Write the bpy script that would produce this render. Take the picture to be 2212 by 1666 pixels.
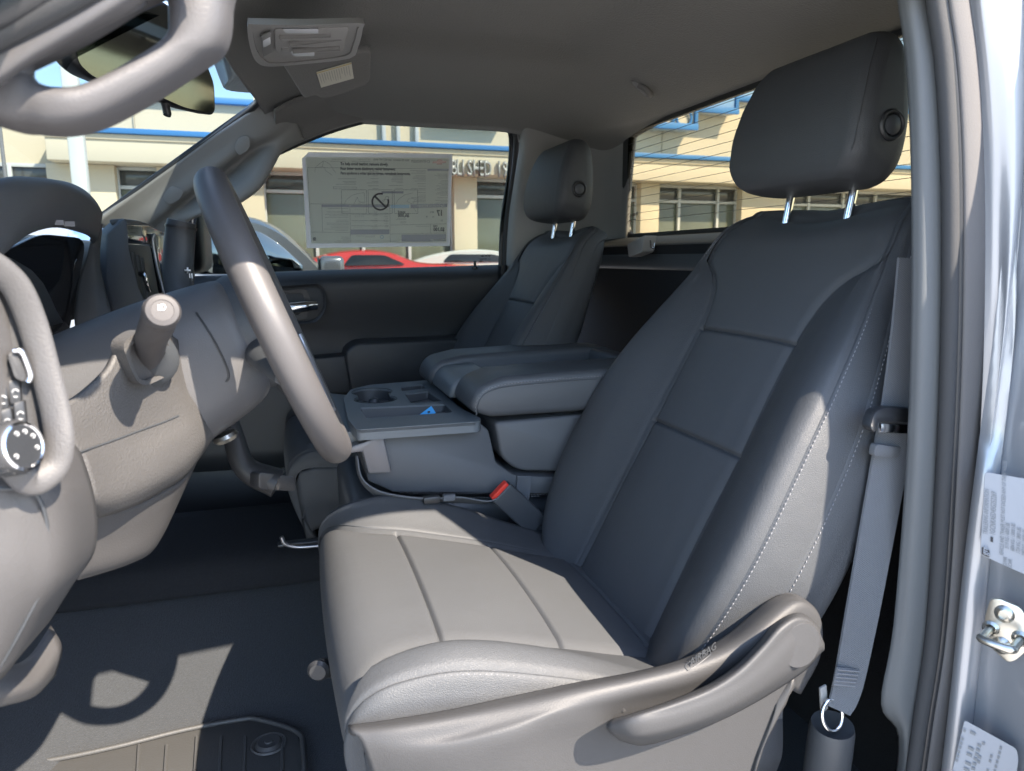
import bpy, bmesh, math, random
import numpy as np
from mathutils import Vector, Matrix

for o in list(bpy.data.objects): bpy.data.objects.remove(o)
random.seed(7)
S = bpy.context.scene
COL = S.collection

# ------------------------------------------------------------------ camera
YAW, PITCH, FOC, CZ = math.radians(17.3), math.radians(9.92), 1567.0, 1.42
FW = np.array([math.sin(YAW)*math.cos(PITCH), math.cos(YAW)*math.cos(PITCH), -math.sin(PITCH)])
RT = np.array([math.cos(YAW), -math.sin(YAW), 0.0])
UP = np.cross(RT, FW)
CP = np.array([0, 0, CZ])
cam = bpy.data.cameras.new('camera')
cam.sensor_width = 36.0; cam.lens = 36.0*FOC/2212.0
cam.clip_start = 0.02; cam.clip_end = 800
cam.dof.use_dof = True; cam.dof.focus_distance = 1.15; cam.dof.aperture_fstop = 11.0
co = bpy.data.objects.new('camera', cam); COL.objects.link(co)
m = Matrix.Identity(4)
for r in range(3):
    m[r][0], m[r][1], m[r][2], m[r][3] = RT[r], UP[r], -FW[r], CP[r]
co.matrix_world = m
S.camera = co

# ------------------------------------------------------------------ light
LD = Vector((-0.65, 1.0, -1.15)).normalized()
sun = bpy.data.lights.new('sun', 'SUN'); sun.energy = 3.8; sun.angle = math.radians(0.55)
sun.color = (1.0, 0.875, 0.73)
so = bpy.data.objects.new('sun', sun); COL.objects.link(so)
so.rotation_mode = 'QUATERNION'; so.rotation_quaternion = LD.to_track_quat('-Z', 'Y')
so.location = (3, -8, 9)
W = bpy.data.worlds.new('World'); S.world = W; W.use_nodes = True
wn, wl = W.node_tree.nodes, W.node_tree.links
wn.clear()
wo = wn.new('ShaderNodeOutputWorld'); bg = wn.new('ShaderNodeBackground')
sky = wn.new('ShaderNodeTexSky'); sky.sky_type = 'NISHITA'; sky.sun_disc = False
sky.sun_elevation = math.asin(-LD.z); sky.sun_rotation = math.atan2(-LD.x, -LD.y)
sky.air_density = 1.0; sky.dust_density = .6; sky.ozone_density = 2.2
tc = wn.new('ShaderNodeTexCoord'); mp = wn.new('ShaderNodeMapping'); mp.inputs['Scale'].default_value = (1, 1, 2.6)
ns = wn.new('ShaderNodeTexNoise'); ns.inputs['Scale'].default_value = 2.3; ns.inputs['Detail'].default_value = 7; ns.inputs['Roughness'].default_value = .58
cr_ = wn.new('ShaderNodeValToRGB'); cr_.color_ramp.elements[0].position = .56; cr_.color_ramp.elements[1].position = .74
mx = wn.new('ShaderNodeMix'); mx.data_type = 'RGBA'; mx.inputs['B'].default_value = (5.6, 5.8, 6.1, 1)
wl.new(tc.outputs['Generated'], mp.inputs['Vector']); wl.new(mp.outputs[0], ns.inputs['Vector'])
wl.new(ns.outputs['Fac'], cr_.inputs['Fac']); wl.new(cr_.outputs['Color'], mx.inputs['Factor'])
wl.new(sky.outputs[0], mx.inputs['A']); wl.new(mx.outputs['Result'], bg.inputs['Color'])
bg.inputs['Strength'].default_value = 0.15
wl.new(bg.outputs[0], wo.inputs[0])
S.view_settings.view_transform = 'Standard'; S.view_settings.look = 'None'
S.view_settings.gamma = 1.0; S.view_settings.use_curve_mapping = False
S.view_settings.exposure = 2.5

# ------------------------------------------------------------------ helpers
def P(u, v, Y=None, X=None, Z=None):
    """point of the place seen at pixel (u, v) of the 2212 wide photo on a known plane"""
    d = FW + RT*(u-1106)/FOC + UP*(833-v)/FOC
    t = Y/d[1] if Y is not None else (X/d[0] if X is not None else (Z-CZ)/d[2])
    return CP + d*t

def PP(lst):  # list of (u, v, Y)
    return [P(u, v, Y=y) for u, v, y in lst]

def cr(pts, n, closed=False):
    """centripetal-free Catmull-Rom resample: n samples per span"""
    p = np.array(pts, float); k = len(p); out = []
    spans = k if closed else k-1
    for i in range(spans):
        a = p[(i-1) % k] if (closed or i > 0) else 2*p[0]-p[1]
        b = p[i % k]; c = p[(i+1) % k]
        d = p[(i+2) % k] if (closed or i+2 < k) else 2*p[-1]-p[-2]
        for j in range(n):
            t = j/n
            out.append(.5*((2*b)+(-a+c)*t+(2*a-5*b+4*c-d)*t*t+(-a+3*b-3*c+d)*t**3))
    if not closed: out.append(p[-1])
    return np.array(out)

def interp(x, tab):
    xs = [a for a, b in tab]; ys = [b for a, b in tab]
    return float(np.interp(x, xs, ys))

def smooth_tab(x, tab):
    xs = np.array([a for a, b in tab], float); ys = np.array([b for a, b in tab], float)
    if x <= xs[0]: return ys[0]
    if x >= xs[-1]: return ys[-1]
    i = int(np.searchsorted(xs, x))-1
    t = (x-xs[i])/(xs[i+1]-xs[i])
    def sl(j):
        if j <= 0 or j >= len(xs)-1: return (ys[min(j+1, len(xs)-1)]-ys[max(j-1, 0)])/(xs[min(j+1, len(xs)-1)]-xs[max(j-1, 0)])
        return (ys[j+1]-ys[j-1])/(xs[j+1]-xs[j-1])
    h = xs[i+1]-xs[i]; m0, m1 = sl(i)*h, sl(i+1)*h
    return (2*t**3-3*t*t+1)*ys[i]+(t**3-2*t*t+t)*m0+(-2*t**3+3*t*t)*ys[i+1]+(t**3-t*t)*m1

def tag(o, label=None, cat=None, group=None, kind=None):
    if label: o['label'] = label
    if cat: o['category'] = cat
    if group: o['group'] = group
    if kind: o['kind'] = kind
    return o

def thing(name, label, cat, loc=(0, 0, 0), group=None):
    o = bpy.data.objects.new(name, None); COL.objects.link(o); o.location = Vector([float(c) for c in loc])
    o.empty_display_size = .05
    return tag(o, label, cat, group)

def origin(par):
    # parts keep world coordinates, so only a top-level Empty carries an offset
    return par.location if par.parent is None else Vector((0, 0, 0))

def link(o, par):
    COL.objects.link(o)
    if par is not None:
        o.parent = par
        o.matrix_parent_inverse = Matrix.Translation(-origin(par))
    return o

def mesh(name, verts, faces, mat, par=None, smooth=True, solid=0, bevel=0, seg=2, subsurf=0, auto=35, off=-1):
    me = bpy.data.meshes.new(name)
    me.from_pydata([tuple(map(float, v)) for v in verts], [], [tuple(f) for f in faces]); me.update()
    if bevel > 0 or auto:
        bm = bmesh.new(); bm.from_mesh(me)
        bmesh.ops.remove_doubles(bm, verts=bm.verts, dist=1e-6)
        if bevel > 0:
            bmesh.ops.recalc_face_normals(bm, faces=bm.faces)
            es = [e for e in bm.edges if len(e.link_faces) == 2 and e.calc_face_angle(0) > math.radians(28)]
            bmesh.ops.bevel(bm, geom=es, offset=bevel, segments=seg, profile=.5, affect='EDGES', clamp_overlap=True)
        bm.to_mesh(me); bm.free()
    if smooth:
        for p in me.polygons: p.use_smooth = True
        if auto:
            try: me.set_sharp_from_angle(angle=math.radians(auto))
            except Exception: pass
    me.materials.append(mat)
    o = bpy.data.objects.new(name, me)
    if subsurf:
        md = o.modifiers.new('s', 'SUBSURF'); md.levels = md.render_levels = subsurf
    if solid:
        md = o.modifiers.new('t', 'SOLIDIFY'); md.thickness = abs(solid); md.offset = off if solid > 0 else -off
    return link(o, par)

def grid_faces(nr, nc, closed=False, flip=False):
    f = []
    for i in range(nr-1):
        for j in range(nc if closed else nc-1):
            a, b = i*nc+j, i*nc+(j+1) % nc
            q = (a, b, b+nc, a+nc)
            f.append(q[::-1] if flip else q)
    return f

def gsurf(rows, nr=5, nc=5):
    """bicubic surface through rows of 3D control points"""
    R = np.array([cr(r, nc) for r in rows])
    return np.array([cr(R[:, j], nr) for j in range(R.shape[1])]).transpose(1, 0, 2)

def surf(name, rows, mat, par=None, nr=5, nc=5, solid=.006, flip=False, pix=True, off=-1, auto=0):
    """rows of (u, v, Y) pixels+depth (or xyz when pix False) -> smooth shell with thickness"""
    if pix: rows = [PP(r) for r in rows]
    G = gsurf(rows, nr, nc); n, k = G.shape[:2]
    # face the cab/camera side, thickness grows away from it
    nr_ = np.cross(G[:-1, 1:]-G[:-1, :-1], G[1:, :-1]-G[:-1, :-1]); flip = float((nr_*(CP-G[:-1, :-1])).sum()) < 0
    return mesh(name, G.reshape(-1, 3), grid_faces(n, k, flip=flip), mat, par, solid=solid, auto=auto, off=off)

def tube(name, path, r, mat, par=None, n=12, closed=False, per=6, caps=True, flat=None, up=None):
    pts = cr(path, per, closed) if per > 1 else np.array(path, float)
    k = len(pts); rr = r if hasattr(r, '__len__') else [r]
    rads = np.interp(np.linspace(0, 1, k), np.linspace(0, 1, len(rr)), rr)
    V = []; prev = None
    for i in range(k):
        a = pts[(i-1) % k] if (closed or i > 0) else pts[i]; b = pts[(i+1) % k] if (closed or i < k-1) else pts[i]
        t = (b-a)/np.linalg.norm(b-a)
        if up is not None: x = np.cross(t, np.array(up, float))
        elif prev is None: x = np.cross(t, [0, 0, 1]) if abs(t[2]) < .9 else np.cross(t, [1, 0, 0])
        else: x = prev-t*(prev@t)
        x = x/np.linalg.norm(x); prev = x; y = np.cross(t, x)
        fx, fy = flat if flat else (1, 1)
        for j in range(n):
            an = 2*math.pi*j/n
            V.append(pts[i]+rads[i]*(fx*math.cos(an)*x+fy*math.sin(an)*y))
    F = [(i*n+j, i*n+(j+1) % n, ((i+1) % k)*n+(j+1) % n, ((i+1) % k)*n+j) for i in range(k if closed else k-1) for j in range(n)]
    if caps and not closed:
        F.append(tuple(range(n))[::-1]); F.append(tuple((k-1)*n+j for j in range(n)))
    return mesh(name, V, F, mat, par, auto=50)

def ribbon(name, path, width_dir, w, th, mat, par=None, per=6):
    """flat strap: path of centres, width_dir list (per path point) or single vector"""
    pts = cr(path, per); k = len(pts)
    wd = np.array(width_dir, float)
    wd = np.tile(wd, (k, 1)) if wd.ndim == 1 else cr(wd, per)
    ww = np.interp(np.linspace(0, 1, k), np.linspace(0, 1, len(w)), w) if hasattr(w, '__len__') else [w]*k
    V = []
    for i in range(k):
        t = pts[min(i+1, k-1)]-pts[max(i-1, 0)]; t = t/np.linalg.norm(t)
        d = wd[i]-t*(wd[i]@t); d = d/np.linalg.norm(d); nn = np.cross(t, d)
        for s, h in ((-1, -1), (-.96, 1), (.96, 1), (1, -1)): V.append(pts[i]+d*s*ww[i]/2+nn*h*th/2)
    F = [(i*4+j, i*4+(j+1) % 4, (i+1)*4+(j+1) % 4, (i+1)*4+j) for i in range(k-1) for j in range(4)]
    F += [(3, 2, 1, 0), tuple((k-1)*4+j for j in range(4))]
    return mesh(name, V, F, mat, par, auto=30)

def box(name, a, b, mat, par=None, bevel=.003, seg=2, rot=None, piv=None, smooth=True):
    x0, y0, z0 = a; x1, y1, z1 = b
    V = [(x, y, z) for x in (x0, x1) for y in (y0, y1) for z in (z0, z1)]
    F = [(0, 1, 3, 2), (4, 6, 7, 5), (0, 4, 5, 1), (2, 3, 7, 6), (0, 2, 6, 4), (1, 5, 7, 3)]
    if rot is not None:
        c = Vector(piv if piv is not None else ((x0+x1)/2, (y0+y1)/2, (z0+z1)/2))
        V = [tuple(rot @ (Vector(v)-c)+c) for v in V]
    return mesh(name, V, F, mat, par, bevel=bevel, seg=seg, smooth=smooth)

def prism(name, pts, vec, mat, par=None, bevel=.002, seg=2, smooth=True, auto=35):
    """polygon pts (3D, any count) extruded by vec"""
    p = [np.array(q, float) for q in pts]; n = len(p); vec = np.array(vec, float)
    V = p+[q+vec for q in p]
    F = [tuple(range(n))[::-1], tuple(range(n, 2*n))]+[(i, (i+1) % n, n+(i+1) % n, n+i) for i in range(n)]
    return mesh(name, V, F, mat, par, bevel=bevel, seg=seg, smooth=smooth, auto=auto)

def round_poly(pts, r, n=5):
    """round the corners of a polygon (3D) by radius r"""
    out = []; k = len(pts); p = [np.array(q, float) for q in pts]
    for i in range(k):
        a, b, c = p[i-1], p[i], p[(i+1) % k]
        d1 = (a-b); d2 = (c-b); l1 = np.linalg.norm(d1); l2 = np.linalg.norm(d2)
        rr = min(r if not hasattr(r, '__len__') else r[i], l1*.45, l2*.45)
        s, e = b+d1/l1*rr, b+d2/l2*rr
        for j in range(n+1):
            t = j/n; out.append((1-t)**2*s+2*t*(1-t)*b+t*t*e)
    return out

def frame_prism(name, outer, inner, vec, mat, par=None):
    """ring between two equal-count loops, extruded"""
    n = len(outer); vec = np.array(vec, float)
    V = list(outer)+list(inner)+[np.array(q)+vec for q in outer]+[np.array(q)+vec for q in inner]
    F = []
    for i in range(n):
        j = (i+1) % n
        F += [(i, j, n+j, n+i), (2*n+i, 3*n+i, 3*n+j, 2*n+j), (i, 2*n+i, 2*n+j, j), (n+i, n+j, 3*n+j, 3*n+i)]
    return mesh(name, V, F, mat, par, auto=30)

def disc(name, c, nrm, r, h, mat, par=None, n=28, bevel=.0015, seg=2):
    nrm = np.array(nrm, float); nrm = nrm/np.linalg.norm(nrm)
    x = np.cross(nrm, [0, 0, 1] if abs(nrm[2]) < .9 else [1, 0, 0]); x = x/np.linalg.norm(x); y = np.cross(nrm, x)
    pts = [np.array(c)+r*(math.cos(2*math.pi*i/n)*x+math.sin(2*math.pi*i/n)*y) for i in range(n)]
    return prism(name, pts, nrm*h, mat, par, bevel=bevel, seg=seg)

def lathe(name, c, axis, prof, mat, par=None, n=28):
    """prof: list of (radius, height along axis)"""
    ax = np.array(axis, float); ax = ax/np.linalg.norm(ax)
    x = np.cross(ax, [0, 0, 1] if abs(ax[2]) < .9 else [1, 0, 0]); x = x/np.linalg.norm(x); y = np.cross(ax, x)
    V = []; k = len(prof)
    for r, h in prof:
        for i in range(n):
            a = 2*math.pi*i/n
            V.append(np.array(c)+ax*h+max(r, 1e-5)*(math.cos(a)*x+math.sin(a)*y))
    return mesh(name, V, grid_faces(k, n, closed=True), mat, par, auto=40)

def text(name, s, o, xd, yd, size, mat, par=None, th=.0004, bold=0, align='LEFT', sx=1.0):
    """flat lettering at o, running along xd, up along yd"""
    c = bpy.data.curves.new(name, 'FONT'); c.body = s; c.size = 1; c.extrude = 0; c.align_x = align; c.offset = bold
    c.resolution_u = 2
    t = bpy.data.objects.new(name, c); COL.objects.link(t)
    dg = bpy.context.evaluated_depsgraph_get(); me = bpy.data.meshes.new_from_object(t.evaluated_get(dg))
    bpy.data.objects.remove(t); bpy.data.curves.remove(c)
    xd = np.array(xd, float); xd /= np.linalg.norm(xd); yd = np.array(yd, float); yd /= np.linalg.norm(yd); nd = np.cross(xd, yd)
    for v in me.vertices:
        q = np.array(o)+xd*v.co.x*size*sx+yd*v.co.y*size
        v.co = q
    me.name = name; me.materials.clear(); me.materials.append(mat); me.update()
    ob = bpy.data.objects.new(name, me)
    md = ob.modifiers.new('t', 'SOLIDIFY'); md.thickness = th; md.offset = 1
    return link(ob, par)

def bars(name, quads, mat, par=None, kind=None, th=0.0):
    """several small flat quads as one printed layer"""
    V = []; F = []
    for q in quads:
        b = len(V); V += list(q); F.append(tuple(range(b, b+len(q))))
    o = mesh(name, V, F, mat, par, smooth=False, auto=0, solid=th)
    if kind: o['kind'] = kind
    return o

from mathutils.bvhtree import BVHTree
def on(ob, u, v, d=0.0):
    """point on an already built part seen at photo pixel (u, v), lifted d off its surface"""
    me = ob.data
    bt = BVHTree.FromPolygons([x.co for x in me.vertices], [tuple(p.vertices) for p in me.polygons])
    dr = Vector(FW+RT*(u-1106)/FOC+UP*(833-v)/FOC).normalized()
    h = bt.ray_cast(Vector(CP), dr)
    if h[0] is None: return P(u, v, Y=float(me.vertices[0].co.y))
    n = h[1] if h[1].dot(dr) < 0 else -h[1]
    return np.array(h[0]+n*d)

def PN(u, v, c, n):
    """point of a known plane (through c, normal n) seen at pixel (u, v)"""
    d = FW+RT*(u-1106)/FOC+UP*(833-v)/FOC
    return CP+d*(((np.array(c)-CP)@np.array(n))/(d@np.array(n)))

# ------------------------------------------------------------------ materials
MATS = {}
def mat(name, col, rough=.5, metal=0.0, var=.06, vscale=6.0, bump=0.0, bscale=400.0, kind='noise', spec=.5, coat=0.0, emit=None, trans=0.0, aniso=0, sheen=0.0, rvar=0.0, wob=0.0):
    m = bpy.data.materials.new(name); m.use_nodes = True
    nt = m.node_tree; N, L = nt.nodes, nt.links
    b = N['Principled BSDF']
    b.inputs['Roughness'].default_value = rough; b.inputs['Metallic'].default_value = metal
    b.inputs['Specular IOR Level'].default_value = spec; b.inputs['Coat Weight'].default_value = coat
    b.inputs['Coat Roughness'].default_value = .06
    b.inputs['Sheen Weight'].default_value = sheen
    if trans: b.inputs['Transmission Weight'].default_value = trans
    t = N.new('ShaderNodeTexCoord')
    n1 = N.new('ShaderNodeTexNoise'); n1.inputs['Scale'].default_value = vscale; n1.inputs['Detail'].default_value = 5
    L.new(t.outputs['Object'], n1.inputs['Vector'])
    mx = N.new('ShaderNodeMix'); mx.data_type = 'RGBA'
    c = np.array(col, float)
    mx.inputs['A'].default_value = (*np.clip(c*(1-var), 0, 1), 1); mx.inputs['B'].default_value = (*np.clip(c*(1+var), 0, 1), 1)
    L.new(n1.outputs['Fac'], mx.inputs['Factor']); L.new(mx.outputs['Result'], b.inputs['Base Color'])
    if rvar:
        mr = N.new('ShaderNodeMapRange'); mr.inputs['To Min'].default_value = rough-rvar; mr.inputs['To Max'].default_value = rough+rvar
        L.new(n1.outputs['Fac'], mr.inputs['Value']); L.new(mr.outputs[0], b.inputs['Roughness'])
    if bump:
        if kind == 'leather':
            v = N.new('ShaderNodeTexVoronoi'); v.feature = 'DISTANCE_TO_EDGE'; v.inputs['Scale'].default_value = bscale
            r2 = N.new('ShaderNodeMath'); r2.operation = 'MINIMUM'; r2.inputs[1].default_value = .28
            L.new(t.outputs['Object'], v.inputs['Vector']); L.new(v.outputs['Distance'], r2.inputs[0]); h = r2.outputs[0]
        elif kind == 'weave':
            v = N.new('ShaderNodeTexWave'); v.inputs['Scale'].default_value = bscale; v.inputs['Distortion'].default_value = .6
            v.bands_direction = 'DIAGONAL'
            L.new(t.outputs['Object'], v.inputs['Vector']); h = v.outputs['Fac']
        else:
            v = N.new('ShaderNodeTexNoise'); v.inputs['Scale'].default_value = bscale; v.inputs['Detail'].default_value = 3
            L.new(t.outputs['Object'], v.inputs['Vector']); h = v.outputs['Fac']
        bp = N.new('ShaderNodeBump'); bp.inputs['Strength'].default_value = bump; bp.inputs['Distance'].default_value = .002
        L.new(h, bp.inputs['Height']); L.new(bp.outputs[0], b.inputs['Normal'])
        if wob:                                   # slow unevenness of soft or moulded skins
            n3 = N.new('ShaderNodeTexNoise'); n3.inputs['Scale'].default_value = 26; n3.inputs['Detail'].default_value = 2
            L.new(t.outputs['Object'], n3.inputs['Vector'])
            b2 = N.new('ShaderNodeBump'); b2.inputs['Strength'].default_value = wob; b2.inputs['Distance'].default_value = .006
            L.new(n3.outputs['Fac'], b2.inputs['Height']); L.new(b2.outputs[0], bp.inputs['Normal'])
    if emit:
        b.inputs['Emission Color'].default_value = (*emit[:3], 1); b.inputs['Emission Strength'].default_value = emit[3]
    MATS[name] = m
    return m

def glass_mat(name, tint, refl=.05, rough=0.0, cap=.10):
    """thin window glass: tinted see-through with a mirror share"""
    m = bpy.data.materials.new(name); m.use_nodes = True
    N, L = m.node_tree.nodes, m.node_tree.links; N.clear()
    o = N.new('ShaderNodeOutputMaterial'); tr = N.new('ShaderNodeBsdfTransparent'); gl = N.new('ShaderNodeBsdfGlossy')
    tr.inputs['Color'].default_value = (*tint, 1); gl.inputs['Roughness'].default_value = rough
    gl.inputs['Color'].default_value = (.95, .97, 1, 1)
    mx = N.new('ShaderNodeMixShader'); lw = N.new('ShaderNodeLayerWeight'); lw.inputs['Blend'].default_value = refl
    nz = N.new('ShaderNodeTexNoise'); nz.inputs['Scale'].default_value = 3; tcx = N.new('ShaderNodeTexCoord')
    bp = N.new('ShaderNodeBump'); bp.inputs['Strength'].default_value = .004
    L.new(tcx.outputs['Object'], nz.inputs['Vector']); L.new(nz.outputs['Fac'], bp.inputs['Height']); L.new(bp.outputs[0], gl.inputs['Normal'])
    mn = N.new('ShaderNodeMath'); mn.operation = 'MINIMUM'; mn.inputs[1].default_value = cap
    L.new(lw.outputs['Fresnel'], mn.inputs[0]); L.new(mn.outputs[0], mx.inputs['Fac']); L.new(tr.outputs[0], mx.inputs[1]); L.new(gl.outputs[0], mx.inputs[2])
    L.new(mx.outputs[0], o.inputs[0]); MATS[name] = m
    return m

LEA = mat('seat_leather', (.050, .053, .057), .56, bump=.34, bscale=560, kind='leather', var=.06, spec=.42, rvar=.07, wob=.16)
LEI = mat('seat_insert', (.062, .065, .069), .55, bump=.22, bscale=760, kind='leather', var=.06, spec=.4, rvar=.06, wob=.14)
STI = mat('thread', (.19, .19, .2), .7)
PLG = mat('trim_plastic', (.042, .042, .043), .54, bump=.16, bscale=900, var=.06, spec=.38, rvar=.07, wob=.05)
PLD = mat('dark_plastic', (.040, .044, .049), .5, bump=.12, bscale=800, var=.06)
PLB = mat('black_plastic', (.02, .021, .023), .42, bump=.08, bscale=700)
GLOSS = mat('piano_black', (.012, .012, .014), .08, coat=.6)
HDL = mat('headliner', (.165, .162, .155), .95, bump=.7, bscale=330, var=.05, spec=.2, sheen=.2)
PIL = mat('pillar_trim', (.23, .23, .225), .62, bump=.12, bscale=700, var=.04)
PILH = mat('handle_plastic', (.064, .062, .064), .5, bump=.10, bscale=700, var=.04)
CAR = mat('carpet', (.034, .037, .041), .98, bump=.9, bscale=420, var=.35, vscale=350, spec=.15, sheen=.15)
MATR = mat('rubber_mat', (.052, .052, .051), .55, bump=.2, bscale=300, var=.08)
RUB = mat('seal_rubber', (.03, .031, .033), .8, bump=.1, bscale=500)
RUBG = mat('seal_grey', (.085, .082, .082), .8, bump=.15, bscale=700)
CHR = mat('chrome', (.75, .76, .78), .12, metal=1, var=.02)
STEEL = mat('zinc_steel', (.52, .51, .46), .28, metal=1, var=.08, bump=.05, bscale=200)
SILV = mat('satin_silver', (.45, .46, .48), .3, metal=.9)
PAINT = mat('silver_paint', (.34, .355, .38), .34, metal=.5, coat=.8, var=.03, bump=.03, bscale=1500)
BELT = mat('belt_webbing', (.115, .122, .132), .75, bump=.5, bscale=260, kind='weave', var=.08, spec=.3)
RED = mat('buckle_red', (.62, .035, .02), .35)
LABEL = mat('label_paper', (.30, .315, .345), .5, var=.03)
INK = mat('ink', (.03, .03, .035), .6)
INKG = mat('grey_ink', (.18, .19, .2), .6)
WHT = mat('white_print', (.8, .8, .8), .5)

# ================================================================== outside
CREAM = mat('cream_stucco', (.62, .555, .42), .9, bump=.2, bscale=60, var=.04, vscale=.6, spec=.2)
CREAM2 = mat('cream_panel', (.63, .58, .46), .9, bump=.2, bscale=60, var=.03, vscale=.5, spec=.2)
BLUEP = mat('blue_coping', (.05, .21, .50), .5, var=.08, vscale=2)
BLUEL = mat('light_blue_panel', (.22, .40, .66), .5)
ALU = mat('white_aluminium', (.55, .57, .56), .4, var=.03)
PANED = mat('dark_transom_glass', (.075, .08, .08), .12, var=.25, vscale=1.2, spec=.6)
PANEG = mat('green_window_glass', (.15, .165, .125), .10, var=.4, vscale=.9, spec=.6)
GRND = mat('concrete', (.42, .41, .39), .9, bump=.3, bscale=40, var=.12, vscale=.35)
LETT = mat('brushed_letters', (.36, .37, .36), .4, metal=.3)
WPOST = mat('white_post_paint', (.62, .66, .64), .45)

g = 260
mesh('ground', [(-g, -g, 0), (g, -g, 0), (g, g, 0), (-g, g, 0)], [(0, 1, 2, 3)], GRND, smooth=False)
tag(bpy.data.objects['ground'], kind='structure')

YB = 14.0
def BX(u, y=YB, v=450): return float(P(u, v, Y=y)[0])
def BZ(v, u=600, y=YB): return float(P(u, v, Y=y)[2])
ZF1, ZF0 = BZ(313), BZ(368)          # coping underside / fascia bottom
ZWH = ZF0-.06                        # window head
ZT = BZ(411)                         # transom bar
bld = thing('dealership_building', 'cream showroom with blue coping seen through the truck windows', 'building', (2, YB, 0))
x0, x1 = BX(-700), BX(2700)
xl = BX(112, 13.6); xm = BX(560)
ZPL, ZPM = BZ(220, 510), BZ(212, 1590)
box('wall', (x0, YB+.35, ZF0-.02), (xm, YB+1.2, ZPL), CREAM, bld, bevel=0)
box('wall', (xm, YB+.30, ZF0-.02), (x1, YB+1.2, ZPM), CREAM, bld, bevel=0)
box('coping', (x0, YB+.22, ZPL), (xm, YB+1.3, ZPL+.10), BLUEP, bld, bevel=.01)
box('coping', (xm-.05, YB+.17, ZPM), (x1, YB+1.3, ZPM+.12), BLUEP, bld, bevel=.01)
fas = box('fascia', (xl, 13.6, ZF0), (x1, YB+.32, ZF1), CREAM2, bld, bevel=.015)
box('coping', (xl-.04, 13.5, ZF1+.002), (x1, YB+.34, ZF1+.085), BLUEP, bld, bevel=.01)
box('fascia_drip', (xl, 13.57, ZF1-.09), (x1, 13.598, ZF1-.004), CREAM, bld, bevel=.004)
# lower wall as piers between the windows; (uL, uR, mullions)
wins = [(-420, -250, [-330]), (-60, 108, [20]), (254, 345, []), (572, 981, [683, 785, 887]), (1031, 1384, [1130, 1225, 1305]), (1424, 1602, [1478, 1562]), (1700, 1990, [1760, 1835, 1905]), (2120, 2420, [2270])]
edges = [x0]
for a, b, _ in wins: edges += [BX(a), BX(b)]
edges.append(x1)
for i in range(0, len(edges), 2):
    box('pier', (edges[i], YB, 0), (edges[i+1], YB+.6, ZF0-.005), CREAM, bld, bevel=.008)
for a, b, mul in wins:
    xa, xb = BX(a), BX(b)
    w = box('window', (xa, YB+.30, .25), (xb, YB+.36, ZF0-.005), ALU, bld, bevel=.004)
    xs = [xa]+[BX(q) for q in mul]+[xb]
    zh = ZF0-.03
    for i in range(len(xs)-1):
        box('pane', (xs[i]+.035, YB+.27, ZT+.04), (xs[i+1]-.035, YB+.299, zh), PANED, w, bevel=.003)
        box('pane', (xs[i]+.035, YB+.27, .32), (xs[i+1]-.035, YB+.299, ZT-.035), PANEG, w, bevel=.003)
    for q in xs:
        box('mullion', (q-.03, YB+.20, .25), (q+.03, YB+.268, zh), ALU, w, bevel=.004)
    for z in (ZT, zh, .27):
        box('frame_rail', (xa, YB+.215, z-.03), (xb, YB+.262, z+.03), ALU, w, bevel=.004)
    box('sill', (xa, YB-.03, .17), (xb, YB+.4, .245), CREAM2, bld, bevel=.005)
# raised wall panel and fins standing in for shadow-like bars over the side window
za, zb = BZ(268, 1000), BZ(160, 1000)
box('relief_panel', (BX(935), YB+.05, za), (BX(1087), YB+.29, zb), CREAM2, bld, bevel=.01)
for u in (837, 868, 908):
    box('wall_fin', (BX(u)-.035, YB+.16, ZF1+.09), (BX(u)+.035, YB+.29, ZPM-.1), ALU, bld, bevel=.01)
for u in (1365, 1440, 1120, 300, 700):
    box('wall_joint', (BX(u)-.006, YB+.285, ZF1+.09), (BX(u)+.006, YB+.297, ZPM-.05 if u > 560 else ZPL-.05), mat('joint', (.36, .31, .22), .9), bld, bevel=0)
# blue framed sign steps over the fascia (seen through the back window)
sg = thing('wall_sign', 'blue framed sign boxes high on the cream wall', 'sign', (BX(1440), YB, BZ(278, 1440)))
def sgn(ua, ub, va, vb, y):
    za_, zb_ = BZ(vb, (ua+ub)/2), BZ(va, (ua+ub)/2); xa, xb = BX(ua), BX(ub)
    box('panel', (xa, y, za_), (xb, YB+.28, zb_), CREAM2, sg, bevel=.005)
    box('border', (xa-.03, y-.08, za_-.02), (xb+.03, y-.002, za_+.1), BLUEP, sg, bevel=.006)
    box('border', (xb-.05, y-.07, za_+.101), (xb+.02, y-.002, zb_), BLUEP, sg, bevel=.006)
    box('infill', (xa+.02, y-.03, za_+(.42 if ua < 1450 else .11)), (xb-.06, y-.003, zb_-.02), BLUEL, sg, bevel=.004)
    return xa, xb, za_
xa, xb, z_ = sgn(1330, 1492, 150, 276, YB-.05)
for c in (.60, 1.02, 1.42):
    cpt = np.array([xb-.30-(1.42-c)*1.0, YB-.10, z_+.20])
    tube('scroll', [cpt+np.array([.17*math.cos(t), 0, .17*math.sin(t)]) for t in np.linspace(0, 2*math.pi, 13)[:-1]], .028, BLUEP, sg, n=6, closed=True, per=3)
sgn(1498, 1578, 120, 243, YB-.02)
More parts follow.
